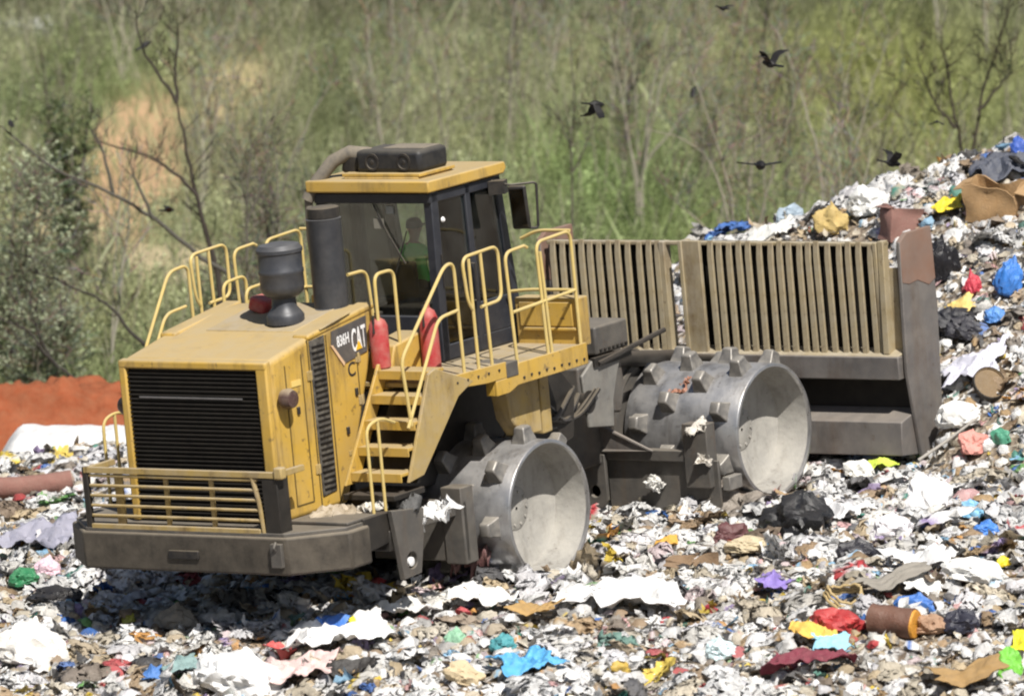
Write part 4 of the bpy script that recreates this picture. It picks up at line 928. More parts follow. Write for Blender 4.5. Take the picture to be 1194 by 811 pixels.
V, F, C = join([scatter(8200, 12, .20, .50, .05, reg, (0, 1, 1, 0, 1, 4)), scatter(1000, 14, .42, .80, .03, reg, (0, 1, 4, 1)), scatter(900, 14, .28, .62, .10, (-8.5, 11.5, -11, 14), (1, 1, 0), white=True), scatter(260, 14, .28, .60, .10, (5, 11, 1.5, 12), (1, 1, 0), white=True), scatter(15000, 6, .13, .28, .12, reg, (0, 1, 1, 2, 1)), scatter(17000, 4, .05, .12, .3, reg), scatter(6500, 5, .12, .34, .12, reg, (2, 2, 4))])
lt = np_mesh('litter', V, F, LIT, cols=C, smooth=True)
tag(lt, 'loose litter of torn plastic, paper and card covering the whole fill', 'litter', kind='stuff')

# ------------------------------------------------------------------ single pieces of rubbish
_mc = {}
def item_mat(col, rough):
    if min(col) > .7: col = tuple(c * .9 for c in col)
    k = (col, rough)
    if k not in _mc:
        _mc[k] = pbr('waste_%02d' % len(_mc), col, rough, 0, dust=.14 if max(col) > .06 else .03, dustcol=(.34, .30, .24), nscale=7, var=.14, up=.05, bump=.6, spec=.5, seed=len(_mc) * 1.3)
    return _mc[k]
def bag_mesh(w, h, seed, jug=False):
    m = MB(); bmesh.ops.create_icosphere(m.bm, subdivisions=4, radius=.5)
    o = Vector((seed * 3.1, seed * 1.7, seed * .9)); asp = 0.65 + 0.3 * mnoise.random() if False else .7 + .25 * math.sin(seed * 2.3)
    for v in m.bm.verts:
        p = v.co.normalized()
        r = .5 * (1 + .38 * mnoise.noise(p * 1.5 + o))
        rd = 0; a = .16; f = 2.6
        for _ in range(4): rd += a * (1 - abs(mnoise.noise(p * f + o)) * 2.4); a *= .55; f *= 2.1
        if jug: rd *= .12
        r += rd * .42 - .04
        q = p * r
        k = max(0, p.z - .80) * 5
        q.x *= 1 - .75 * min(1, k); q.y *= 1 - .75 * min(1, k); q.z += .10 * min(1, k)
        if q.z < -.22: q.z = -.22 + (q.z + .22) * .25
        v.co = Vector((q.x * w, q.y * w * asp, (q.z + .2) * h * 1.25))
    return m
def sheet_item(name, mat, x, y, w, d, seed, rot, amp=.10, card=False, n=26):
    m = MB(); bm = m.bm; o = Vector((seed * 2.3, seed, seed * .7)); g = []
    for j in range(n):
        for i in range(n):
            u, v = i / (n - 1) - .5, j / (n - 1) - .5
            e = .42 * mnoise.noise(Vector((u * 3.1, v * 3.1, 4)) + o)
            lx, ly = u * w * (1 + e) + .05 * w * mnoise.noise(Vector((v * 5, 0, 1)) + o), v * d * 1.7 * (1 + e) + .05 * w * mnoise.noise(Vector((u * 5, 2, 0)) + o)
            c, s = math.cos(rot), math.sin(rot); px, py = lx * c - ly * s, lx * s + ly * c
            gz = float(ground_h(x + px * .8, y + py * .8)) - float(ground_h(x, y))
            if card:
                z = .02 * mnoise.noise(Vector((u * 4, v * 4, 0)) + o) + .35 * abs(u + .1) * w + .006 * math.sin(u * 120)
            else:
                z = 0; a = amp; f = 2.4
                for _ in range(4): z += a * (.6 - 2.0 * abs(mnoise.noise(Vector((lx * f, ly * f, 0)) + o))); a *= .5; f *= 2.1
                z *= 1 - .8 * max(abs(u), abs(v)) ** 2
            g.append(bm.verts.new((px, py, gz * .9 + z + .10)))
    for j in range(n - 1):
        for i in range(n - 1): bm.faces.new((g[j * n + i], g[j * n + i + 1], g[j * n + n + i + 1], g[j * n + n + i]))
    ob = m.build(name, mat, angle=28)
    sd = ob.modifiers.new('thick', 'SOLIDIFY'); sd.thickness = .006
    return ob
def make_item(i, it):
    kind, name, x, y, w, h, col, rough, label, cat = it
    mat = item_mat(col, rough); z = float(ground_h(x, y)); rot = (i * 1.37) % 6.28
    if kind == 'bag':
        o = bag_mesh(w, h, i + 1.0, name in ('plastic_jug', 'plastic_tub')).build(name, mat, angle=30)
        if name in ('plastic_jug', 'plastic_tub'):
            m = MB(); m.lathe([(.16 * w, 0), (.16 * w, .10 * w), (.02, .12 * w)], 'z', (0, 0, .9 * h), 14); m.build('lid', WHT, o)
        o.rotation_euler = (.2 * math.sin(i), .2 * math.cos(i * 2), (i * 0.9) % 1.2 - .6)
    elif kind == 'sheet':
        o = sheet_item(name, mat, x, y, w, h, i + 1.0, (i * .7) % .8 - .4, amp=.085 + .075 * min(w, 1.0))
    elif kind == 'board':
        o = sheet_item(name, mat, x, y, w, h * .75, i + 1.0, (i * .7) % .8 - .4, card=True)
    elif kind == 'carton':
        m = MB(); t = .012; a, b = w / 2, w * .36
        m.box(-a, a, -b, -b + t, 0, h); m.box(-a, a, b - t, b, 0, h); m.box(-a, -a + t, -b + t, b - t, 0, h); m.box(a - t, a, -b + t, b - t, 0, h); m.box(-a + t, a - t, -b + t, b - t, 0, t)
        bmesh.ops.subdivide_edges(m.bm, edges=m.bm.edges[:], cuts=5, use_grid_fill=True)
        oo = Vector((i, i * 2, 0))
        for v in m.bm.verts: v.co += mnoise.noise_vector(v.co * 3.2 + oo) * .10 * (.5 + w)
        o = m.build(name, mat, smooth=True, angle=30)
        for sx in (-1, 1):
            m = MB(); m.prism([(-b, 0), (b, 0), (b * .86, .22 * w), (-b * .8, .20 * w)], 'x', -.006, .006); fl = m.build('flap', mat, o); fl.location = (sx * (a - .01), 0, h * .98); fl.rotation_euler = (0, sx * 1.9, 0)
        o.rotation_euler = (.28 * math.sin(i * 1.9) + .25, .2 * math.cos(i), (i * .9) % 1.4 - .7)
    elif kind == 'lid':
        m = MB(); m.lathe([(w * .5, -.02), (w * .5, .03), (w * .46, .035), (w * .45, .015), (.02, .02)], 'z', (0, 0, 0), 30); o = m.build(name, mat)
        m = MB(); m.lathe([(w * .515, -.025), (w * .515, .04), (w * .49, .045), (w * .49, -.025)], 'z', (0, 0, 0), 30, cap=False); m.build('rim', item_mat((.03, .025, .02), .6), o)
        o.rotation_euler = (1.05, .25, .2); z += w * .42
    elif kind == 'drum':
        m = MB(); L_ = w / 2; m.lathe([(h * .9, -L_), (h * 1.03, -L_ + .01)] + [(h, -L_ + .04 + (2 * L_ - .08) * q / 9) for q in range(10)] + [(h * 1.03, L_ - .02), (h * 1.0, L_)], 'x', (0, 0, 0), 28)
        for v in m.bm.verts: v.co += mnoise.noise_vector(v.co * 6) * .022
        o = m.build(name, mat)
        m = MB(); m.lathe([(h * .96, L_), (h * .93, L_ + .03), (h * .3, L_ + .035), (.01, L_ + .03)], 'x', (0, 0, 0), 28, cap=False); m.build('end_cap', item_mat((.62, .28, .03), .5), o)
        o.rotation_euler = (0, .06, -.45); z += h * .62
    elif kind == 'roll':
        m = MB(); bm = m.bm
        m.tube([(-w / 2, 0, .02), (-w * .2, .03, 0), (w * .2, -.02, .03), (w / 2, .02, .05)], [h, h * 1.04, h * .97, h], 20)
        o = m.build(name, mat, angle=50)
        m = MB(); m.tube([(.0 + .001 * k, (h * (1 - k / 60)) * math.cos(k * .35), (h * (1 - k / 60)) * math.sin(k * .35) + .05) for k in range(50)], .012, 5); sp = m.build('spiral_edge', item_mat((.30, .22, .18), .9), o); sp.location = (w / 2, .02, 0)
        o.rotation_euler = (0, -.05, .12); z += h * .8
    elif kind == 'ring':
        m = MB(); n = 28; r = w / 2
        for q in range(3 if name == 'wicker_ring' else 1):
            m.tube([(r * (1 - .06 * q) * math.cos(2 * PI * k / n), r * (1 - .06 * q) * math.sin(2 * PI * k / n) * .9, q * .05 + .012 * math.sin(k * 2.1) + .05 * math.sin(4 * PI * k / n + i)) for k in range(n)], .022 if q == 0 else .016, 8, closed=True)
        o = m.build(name, mat); o.rotation_euler = (.45, .1, 0); z += .09
    elif kind == 'pole':
        m = MB(); m.tube([(-w * .5, 0, -.1), (0, .02, .14), (w * .5, 0, .42)], [.022, .02, .016], 8); o = m.build(name, mat); o.rotation_euler = (0, 0, .3); z += .05
    o.location = (x, y, z + (.05 if kind == 'bag' else -.08 if kind == 'carton' else .05))
    tag(o, label, cat)
    return o
for i, it in enumerate(ITEMS): make_item(i, it)

# the white tarpaulin at the far edge, thrown over a long low stack
m = MB(); bm = m.bm; n = 60; nn = 26; g = []
for j in range(nn):
    for i in range(n):
        u, v = i / (n - 1), j / (nn - 1) - .5
        ex = float(sstep(0, .16, u)) * float(sstep(0, .05, 1.0 - u)); prof = max(0, 1 - (2 * abs(v)) ** 3)
        z = .62 * ex * prof ** .6 + .045 * mnoise.noise(Vector((u * 9, v * 3, 2))) + .03 * (1 - abs(mnoise.noise(Vector((u * 14, v * 5, 7)))) * 3)
        g.append(bm.verts.new((-6.1 + 3.5 * u, 12.1 + v * 1.6, -.16 + z)))
for j in range(nn - 1):
    for i in range(n - 1): bm.faces.new((g[j * n + i], g[j * n + i + 1], g[j * n + n + i + 1], g[j * n + n + i]))
o = m.build('white_tarpaulin', item_mat((.72, .72, .72), .55), angle=60); tag(o, 'large white tarpaulin pulled over a low stack at the far edge of the fill', 'tarpaulin')

# plastic caught on the machine (it lies on it, so each is a thing of its own)
def caught(name, pm, w, d, col, label, seed, tilt=(0, 0, 0)):
    V = []; n = 15; o3 = Vector((seed, seed * 2.1, seed * .3)); m = MB(); g = []
    for j in range(n):
        for i in range(n):
            u, v = i / (n - 1) - .5, j / (n - 1) - .5
            e = 1 + .45 * mnoise.noise(Vector((u * 3, v * 3, 0)) + o3)
            z = d * 1.1 * mnoise.noise(Vector((u * 2.2, v * 2.2, 3)) + o3) + d * .9 * (.4 - abs(mnoise.noise(Vector((u * 5, v * 5, 7)) + o3)) * 2)
            g.append(m.bm.verts.new((u * w * e, v * w * .7 * e, z - (u * u + v * v) * d * 1.5)))
    for j in range(n - 1):
        for i in range(n - 1): m.bm.faces.new((g[j * n + i], g[j * n + i + 1], g[j * n + n + i + 1], g[j * n + n + i]))
    o = m.build(name, item_mat(col, .45), angle=40); sd = o.modifiers.new('thick', 'SOLIDIFY'); sd.thickness = .005
    o.matrix_world = Matrix.Translation(AM @ Vector(pm)) @ Matrix.Rotation(tilt[2], 4, 'Z') @ Matrix.Rotation(tilt[1], 4, 'Y') @ Matrix.Rotation(tilt[0], 4, 'X')
    tag(o, label, 'plastic scrap'); return o
caught('plastic_shred', (-2.32, -2.08, 1.28), .52, .16, (.82, .82, .82), 'long white plastic shred hanging over the tow plate below the stairs', 3.3, (0, -.55, .3))
caught('plastic_shred', (-2.72, -1.9, 1.42), .40, .18, (.05, .05, .05), 'black plastic shred bunched on the tow plate behind the long white shred', 5.1)
caught('plastic_shred', (-.38, -1.0, 1.48), .30, .14, (.08, .30, .17), 'green rag caught between the cleats of the rear drum', 8.2, (0, -.3, 0))
caught('plastic_shred', (-.12, -1.25, 1.60), .42, .20, (.62, .58, .50), 'dirty beige plastic bunched beside the green rag on the rear drum', 2.2)
caught('plastic_shred', (3.56, -1.1, .46), .22, .09, (.70, .69, .66), 'white plastic shred stuck to the front cleaner bar plate', 6.6, (1.2, .7, 0))
caught('plastic_shred', (3.56, -1.86, .78), .20, .08, (.66, .62, .56), 'dirty white plastic shred on the outer end of the front cleaner bar', 9.6, (1.0, .3, 0))
caught('plastic_shred', (3.6, -1.72, 1.2), .26, .07, (.60, .56, .50), 'pale plastic shred on the upright of the front cleaner bar', 4.6, (.2, -.5, 0))
caught('plastic_shred', (-.25, -.45, 1.58), .34, .18, (.80, .78, .74), 'off white plastic lump at the inner end of the rear drum', 7.9, (.2, .2, 0))
caught('plastic_shred', (-3.35, -1.45, 1.46), .55, .10, (.36, .30, .22), 'dirty brown plastic scrap lying on the step plate of the rear bumper', 11.3)
caught('plastic_shred', (-3.05, -1.75, 1.47), .34, .10, (.55, .52, .46), 'pale dusty plastic scrap beside the lower stair rail', 12.7)
caught('plastic_shred', (.22, -1.55, 1.64), .34, .12, (.70, .68, .64), 'dusty white plastic scrap snagged on top of the rear drum', 13.9, (0, .3, 0))
caught('plastic_shred', (4.30, -1.05, 1.55), .30, .12, (.30, .13, .08), 'rusty brown scrap wedged between the cleats of the front drum', 14.2, (0, -.7, 0))
caught('plastic_shred', (-.95, -1.55, .55), .45, .3, (.12, .05, .05), 'tangle of dark maroon plastic under the rear cleaner bar', 1.9, (.2, .2, 0))

# ------------------------------------------------------------------ soil bank and hillside behind the fill
bank = pbr('red_clay', (0.23, 0.062, 0.027), .95, 0, dust=.6, dustcol=(.27, .12, .065), nscale=2.6, var=.3, up=.05, bump=1.0, spec=.1)
grid_mesh('soil_bank', np.arange(-17, 3.1, .06), np.arange(16.5, 24.6, .06), bank_h, bank)
SOIL = [(-5.72, 46.8, 1.02, 7.2, (.42, .28, .165)), (-6.75, 40.5, 1.1, 2.2, (.42, .33, .20)), (-4.15, 53, .75, 4.5, (.40, .33, .18)), (-8.6, 61.3, 1.1, 1.6, (.50, .50, .50)), (-4.9, 37.5, 1.2, 2.0, (.38, .32, .20))]
def hill_mat():
    m = bpy.data.materials.new('hill_soil'); m.use_nodes = True
    nt = m.node_tree; N = nt.nodes; L = nt.links; p = N['Principled BSDF']; p.inputs['Roughness'].default_value = .95; p.inputs['Specular IOR Level'].default_value = .1
    g = N.new('ShaderNodeNewGeometry')
    n = N.new('ShaderNodeTexNoise'); n.inputs['Scale'].default_value = .5; n.inputs['Detail'].default_value = 9; L.new(g.outputs['Position'], n.inputs['Vector'])
    r = N.new('ShaderNodeValToRGB'); r.color_ramp.elements[0].position = .3; r.color_ramp.elements[0].color = (.12, .14, .06, 1); r.color_ramp.elements[1].position = .72; r.color_ramp.elements[1].color = (.27, .24, .14, 1)
    L.new(n.outputs['Fac'], r.inputs[0]); out = r.outputs[0]
    n2 = N.new('ShaderNodeTexNoise'); n2.inputs['Scale'].default_value = 1.4; n2.inputs['Detail'].default_value = 6; L.new(g.outputs['Position'], n2.inputs['Vector'])
    for (x, y, rx, ry, c) in SOIL:
        s = N.new('ShaderNodeVectorMath'); s.operation = 'SUBTRACT'; L.new(g.outputs['Position'], s.inputs[0]); s.inputs[1].default_value = (x, y, 0)
        d = N.new('ShaderNodeVectorMath'); d.operation = 'MULTIPLY'; L.new(s.outputs[0], d.inputs[0]); d.inputs[1].default_value = (1 / rx, 1 / ry, 0)
        l = N.new('ShaderNodeVectorMath'); l.operation = 'LENGTH'; L.new(d.outputs[0], l.inputs[0])
        a = N.new('ShaderNodeMath'); a.operation = 'ADD'; L.new(l.outputs['Value'], a.inputs[0]); L.new(n2.outputs['Fac'], a.inputs[1])
        k = N.new('ShaderNodeMapRange'); k.inputs[1].default_value = 1.1; k.inputs[2].default_value = 1.75; k.inputs[3].default_value = 1; k.inputs[4].default_value = 0; L.new(a.outputs[0], k.inputs[0])
        mx = N.new('ShaderNodeMix'); mx.data_type = 'RGBA'; L.new(k.outputs[0], mx.inputs['Factor']); L.new(out, mx.inputs['A']); mx.inputs['B'].default_value = c + (1,); out = mx.outputs['Result']
    L.new(out, p.inputs['Base Color'])
    return m
hx = np.concatenate([np.linspace(-260, -30, 24)[:-1], np.arange(-30, 36, .5), np.linspace(36, 260, 24)])
hy = np.concatenate([np.arange(12.5, 80, .5), np.linspace(80, 420, 40)])
grid_mesh('hillside', hx, hy, hill_h, hill_mat())

# ------------------------------------------------------------------ scrub on the hillside (uncountable)
def soil_w(x, y):
    w = np.zeros_like(x)
    for (cx, cy, rx, ry, c) in SOIL:
        d = np.sqrt(((x - cx) / rx) ** 2 + ((y - cy) / ry) ** 2) + .5 * fbm(x * 1.3, y * .6, 5, 3)
        w = np.maximum(w, 1 - sstep(.8, 1.15, d))
    return w
def veg_col(x, y, rg):
    m = len(x)
    a = np.clip(.5 + 1.5 * fbm(x * .35, y * .16, 61, 4), 0, 1)[:, None]
    b = np.clip(.5 + 1.6 * fbm(x * .9 + 40, y * .35, 67, 3), 0, 1)[:, None]
    green = np.array([.215, .27, .115]); olive = np.array([.315, .32, .17]); tan = np.array([.36, .31, .20]); grey = np.array([.33, .335, .24])
    c = green * a + olive * (1 - a)
    c = c * (1 - .55 * (1 - b)) + (grey if True else tan) * .55 * (1 - b)
    for (cx, cy, rx, ry, cc, k) in ((2.6, 43, 1.6, 6, (.17, .25, .08), .7), (8.2, 53, 2.6, 9, (.27, .285, .08), .7), (-7.0, 52, 1.6, 6, (.17, .225, .09), .7), (-4.0, 53, 1.0, 6, (.34, .30, .18), .55), (4.5, 38, 2, 5, (.15, .22, .06), .5), (-2.2, 48, .8, 14, (.14, .165, .08), .7)):
        w = (np.exp(-(((x - cx) / rx) ** 2 + ((y - cy) / ry) ** 2)) * k)[:, None]
        c = c * (1 - w) + np.array(cc) * w
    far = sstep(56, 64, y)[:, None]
    c = c * (1 - far) + far * np.array([.13, .135, .085])  # painted dark gradient: scrub colour fades darker toward the top of the slope
    j = rg.random((m, 1))
    c = np.where(j < .10, c * .5, np.where(j > .86, c * 1.45 + .04, c)) * rg.uniform(.80, 1.35, (m, 1))
    return c
HV = attr_mat('scrub', .95, .0, .35)
def scrub():
    rg = np.random.default_rng(5)
    def xy(n):
        y = 24.5 + (72 - 24.5) * rg.random(n) ** .9
        x = 1.1 + (rg.random(n) - .5) * 2 * (11.5 + (y - 24) * .11) * np.where(rg.random(n) < .22, 2.3, 1.0)
        return x, y
    Vs = []; Fs = []; Cs = []; off = 0
    # blades of grass and weed stalks
    n = 350000
    x, y = xy(n); dens = np.clip(.55 + 1.3 * fbm(x * .7, y * .4, 21, 3), .12, 1) * (1 - .86 * soil_w(x, y))
    k = rg.random(n) < dens; x = x[k]; y = y[k]; n = len(x)
    z = hill_h(x, y); hgt = rg.uniform(.15, .62, n) * (1 + .9 * np.clip(fbm(x * .5, y * .3, 23, 2) * 2, -.4, 1)); tall = rg.random(n) < .05; hgt = np.where(tall, hgt * 2.3, hgt)
    wd = rg.uniform(.006, .014, n); a = rg.uniform(0, 2 * PI, n); lx = rg.normal(0, .30, n) * hgt; ly = rg.normal(0, .3, n) * hgt
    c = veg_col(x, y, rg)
    dx = np.cos(a) * wd; dy = np.sin(a) * wd * .6
    V = np.zeros((n, 4, 3)); V[:, 0] = np.stack([x - dx, y - dy, z - .03], 1); V[:, 1] = np.stack([x + dx, y + dy, z - .03], 1)
    V[:, 2] = np.stack([x + lx * .56 + dx * .8, y + ly * .56 + dy * .8, z + hgt * .60], 1); V[:, 3] = np.stack([x + lx, y + ly, z + hgt], 1)
    Vs.append(V.reshape(-1, 3)); Fs.append(np.arange(n)[:, None] * 4 + np.array([0, 1, 2, 3])[None]); Cs.append(np.repeat(c, 4, 0)); off += 4 * n
    # clumps of small leaves: low bushes
    nb = 4300
    bx, by = xy(nb); kk = rg.random(nb) < (1 - .93 * soil_w(bx, by)); bx = bx[kk]; by = by[kk]; nb = len(bx)
    per = 85
    r = rg.uniform(.22, .60, nb); hh = r * rg.uniform(1.0, 2.4, nb)
    q = rg.normal(0, 1, (nb, per, 3)); q /= np.linalg.norm(q, axis=2, keepdims=True); q *= rg.uniform(.35, 1, (nb, per, 1)) ** .6
    P = np.zeros((nb, per, 3)); P[..., 0] = bx[:, None] + q[..., 0] * r[:, None]; P[..., 1] = by[:, None] + q[..., 1] * r[:, None]; P[..., 2] = hill_h(bx, by)[:, None] + hh[:, None] * (.55 + .6 * q[..., 2])
    P = P.reshape(-1, 3); n = len(P)
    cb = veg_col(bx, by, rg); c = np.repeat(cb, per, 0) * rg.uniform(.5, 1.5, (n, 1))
    s = rg.uniform(.018, .045, n)[:, None]
    u = rg.normal(0, 1, (n, 3)); u /= np.linalg.norm(u, axis=1, keepdims=True); w = np.cross(u, rg.normal(0, 1, (n, 3))); w /= np.linalg.norm(w, axis=1, keepdims=True)
    V = np.stack([P - u * s, P + w * s * .6, P + u * s, P - w * s * .6], 1)
    Vs.append(V.reshape(-1, 3)); Fs.append(np.arange(n)[:, None] * 4 + np.array([0, 1, 2, 3])[None] + off); Cs.append(np.repeat(c, 4, 0)); off += 4 * n
    # thin dead stalks
    n = 6200
    x, y = xy(n); k = rg.random(n) < (1 - soil_w(x, y)) * np.clip(.5 + 2 * fbm(x * .4, y * .3, 41, 2), .1, 1); x = x[k]; y = y[k]; n = len(x); z = hill_h(x, y)
    hgt = rg.uniform(.6, 1.9, n); lx = rg.normal(0, .26, n) * hgt; ly = rg.normal(0, .2, n) * hgt; wd = rg.uniform(.006, .013, n)
    tone = rg.random((n, 1)); c = np.where(tone < .35, np.array([.16, .145, .11]), np.array([.36, .33, .26])) * rg.uniform(.7, 1.2, (n, 1))
    V = np.zeros((n, 4, 3)); V[:, 0] = np.stack([x - wd, y, z], 1); V[:, 1] = np.stack([x + wd, y, z], 1); V[:, 2] = np.stack([x + lx + wd * .5, y + ly, z + hgt], 1); V[:, 3] = np.stack([x + lx - wd * .5, y + ly, z + hgt], 1)
    Vs.append(V.reshape(-1, 3)); Fs.append(np.arange(n)[:, None] * 4 + np.array([0, 1, 2, 3])[None] + off); Cs.append(np.repeat(c, 4, 0))
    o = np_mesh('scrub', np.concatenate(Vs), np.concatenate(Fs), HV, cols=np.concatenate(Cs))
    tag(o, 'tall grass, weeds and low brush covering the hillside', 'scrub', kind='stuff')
scrub()

# ------------------------------------------------------------------ trees
class Tree:
    def __init__(s, seed): s.r = random.Random(seed); s.V = []; s.F = []; s.C = []; s.tw = []
    def tube(s, pts, r0, r1, n, col):
        m = len(pts); base = len(s.V); up = Vector((.3, .9, .2))
        for i, p in enumerate(pts):
            d = (pts[min(i + 1, m - 1)] - pts[max(i - 1, 0)]).normalized(); a = d.cross(up).normalized(); b = d.cross(a); r = r0 + (r1 - r0) * i / (m - 1)
            for k in range(n):
                t = 2 * PI * k / n; q = p + (a * math.cos(t) + b * math.sin(t)) * r; s.V.append((q.x, q.y, q.z)); s.C.append(col)
        for i in range(m - 1):
            for k in range(n): s.F.append((base + i * n + k, base + i * n + (k + 1) % n, base + i * n + n + (k + 1) % n, base + i * n + n + k))
    def path(s, pts, wob, seg=4):
        P = [Vector(p) for p in pts]; out = []
        for i in range(len(P) - 1):
            p0 = P[max(i - 1, 0)]; p1 = P[i]; p2 = P[i + 1]; p3 = P[min(i + 2, len(P) - 1)]
            for k in range(seg):
                t = k / seg
                q = .5 * ((2 * p1) + (p2 - p0) * t + (2 * p0 - 5 * p1 + 4 * p2 - p3) * t * t + (-p0 + 3 * p1 - 3 * p2 + p3) * t ** 3)
                out.append(q + Vector((s.r.gauss(0, wob), s.r.gauss(0, wob), s.r.gauss(0, wob * .5))))
        out.append(P[-1]); return out
    def build_mesh(s, name, mat, parent):
        o = np_mesh(name, s.V, s.F, mat, parent, cols=np.array(s.C), smooth=True); return o
BARK = attr_mat('bark', .9, .1); LEAF = attr_mat('tree_leaves', .7, .1, .5)
def tree(name, label, limbs, r0, seed, bark=(.075, .062, .05), twigs=26, tl=.55, leaves=0, leafcol=(.20, .24, .10), leafsize=.022, group=None, cat='tree', up=.7):
    base = Vector(limbs[0][0]); e = empty(name, base); tag(e, label, cat, group)
    T = Tree(seed); K = Tree(seed + 1); tips = []
    for i, lb in enumerate(limbs):
        P = [Vector(p) - base for p in lb]
        pts = T.path(P, .012)
        a = r0 if i == 0 else r0 * .62
        T.tube(pts, a, a * .28, 6, bark)
        for _ in range(twigs):
            k = T.r.randrange(len(pts) // 3, len(pts)); p = pts[k]
            d = Vector((T.r.gauss(0, .65), T.r.gauss(0, .55), T.r.gauss(up, .35))).normalized(); L_ = tl * T.r.uniform(.35, 1.2)
            q = [p, p + d * L_ * .4 + Vector((T.r.gauss(0, .03), 0, T.r.gauss(0, .03))), p + d * L_ * .75 + Vector((T.r.gauss(0, .05), 0, .04)), p + d * L_ + Vector((T.r.gauss(0, .07), 0, .08))]
            K.tube(q, a * .20, .004, 3, tuple(c * T.r.uniform(.9, 1.9) for c in bark)); tips.append((q[1], q[3]))
            for _ in range(4):
                f = T.r.uniform(.3, .95); s0 = q[1].lerp(q[3], f); d2 = (d + Vector((T.r.gauss(0, .6), T.r.gauss(0, .5), T.r.gauss(.15, .4)))).normalized(); l2 = L_ * T.r.uniform(.2, .55)
                K.tube([s0, s0 + d2 * l2 * .5, s0 + d2 * l2 + Vector((0, 0, .02))], .0055, .003, 3, tuple(c * T.r.uniform(1., 2.2) for c in bark)); tips.append((s0, s0 + d2 * l2))
    T.build_mesh('trunk', BARK, e)
    for _ in range(leaves):
        a, b = tips[K.r.randrange(len(tips))]; p = a.lerp(b, K.r.uniform(.1, 1.1)) + Vector((K.r.gauss(0, .04), K.r.gauss(0, .04), K.r.gauss(0, .04)))
        u = Vector((K.r.gauss(0, 1), K.r.gauss(0, 1), K.r.gauss(0, 1))).normalized(); w = u.cross(Vector((K.r.gauss(0, 1), K.r.gauss(0, 1), K.r.gauss(0, 1)))).normalized(); s_ = leafsize * K.r.uniform(.6, 1.5)
        i0 = len(K.V); f = K.r.uniform(.55, 1.5)
        for q in (p - u * s_, p + w * s_ * .55, p + u * s_, p - w * s_ * .55): K.V.append((q.x, q.y, q.z)); K.C.append(tuple(c * f for c in leafcol))
        K.F.append((i0, i0 + 1, i0 + 2, i0 + 3))
    K.build_mesh('crown', LEAF, e)
    return e
FORK = [[(-3.33, 24.5, 1.17), (-3.57, 24.5, 2.22), (-3.7, 24.5, 2.75), (-3.86, 24.5, 3.54), (-3.98, 24.5, 4.12)], [(-3.97, 24.4, 4.13), (-4.18, 24.4, 4.46), (-4.5, 24.4, 4.98), (-4.59, 24.4, 5.5)], [(-3.99, 24.7, 4.11), (-4.0, 24.7, 4.57), (-3.97, 24.7, 5.29)], [(-3.67, 24.2, 2.73), (-4.05, 24.2, 3.1), (-4.5, 24.2, 3.36), (-5.19, 24.2, 3.56)]]
LEAN = [[(-2.88, 22.5, 1.29), (-3.53, 22.5, 1.93), (-4.23, 22.5, 2.51), (-4.87, 22.5, 2.9), (-5.77, 22.5, 3.29), (-6.51, 22.5, 3.89)], [(-4.22, 22.3, 2.53), (-4.48, 22.3, 3.04), (-4.6, 22.3, 3.37)], [(-4.88, 22.7, 2.88), (-5.01, 22.7, 3.47), (-5.2, 22.7, 3.85)]]
LOWLEAN = [[(-4.01, 23.2, 0.18), (-4.53, 23.2, 0.64), (-4.92, 23.2, 1.09), (-5.31, 23.2, 1.35), (-6.15, 23.2, 1.68)]]
BENT = [[(-5.16, 22.8, -0.3), (-5.42, 22.8, 0.03), (-5.81, 22.8, 0.35), (-6.19, 22.8, 0.8), (-6.83, 22.8, 1.06)], [(-5.81, 22.8, 0.35), (-6.06, 22.8, 0.87), (-6.12, 22.8, 1.39)]]
STEM = [[(-2.97, 26.0, 1.24), (-2.96, 26.0, 2.57), (-2.92, 26.0, 3.5)], [(-2.96, 26.0, 2.17), (-2.67, 26.0, 2.97), (-2.56, 26.0, 3.37)], [(-2.96, 26.2, 2.42), (-3.14, 26.2, 3.09)]]
FAN = [[(4.77, 30.0, 0.89), (4.63, 30.0, 2.26), (4.33, 30.0, 3.36), (3.94, 30.0, 4.39)], [(4.84, 30.3, 0.86), (4.92, 30.3, 2.38), (5.13, 30.3, 3.62), (5.4, 30.3, 4.65)], [(4.9, 29.8, 0.9), (5.19, 29.8, 2.28), (5.49, 29.8, 3.38), (5.76, 29.8, 4.17)], [(4.83, 30.0, 0.89), (5.15, 30.0, 1.99), (5.12, 30.0, 3.09), (4.98, 30.0, 3.91)], [(4.74, 29.7, 1.19), (4.39, 29.7, 2.63), (3.91, 29.7, 3.18), (3.23, 29.7, 3.38)], [(4.69, 30.0, 1.3), (3.92, 30.0, 2.06), (3.58, 30.0, 2.33)], [(4.88, 30.0, 0.89), (5.63, 30.0, 2.13), (5.97, 30.0, 2.68)]]
TALL = [[(8.39, 28.0, 2.15), (8.18, 28.0, 3.23), (8.02, 28.0, 4.04), (7.91, 28.0, 4.71)], [(8.31, 28.2, 2.67), (8.53, 28.2, 4.02), (8.77, 28.2, 4.77), (8.94, 28.2, 5.51)], [(8.09, 28.0, 3.5), (7.78, 28.0, 3.9), (7.5, 28.0, 4.58)], [(8.45, 28.0, 3.77), (8.79, 28.0, 4.17), (8.99, 28.0, 4.37)]]
WAND = [[(2.19, 33.0, 0.62), (2.1, 33.0, 2.18), (2.13, 33.0, 3.44), (2.07, 33.0, 4.64)], [(2.13, 33.0, 2.46), (2.44, 33.0, 3.16), (2.5, 33.0, 3.72)], [(2.12, 33.0, 2.74), (1.88, 33.0, 3.44)]]
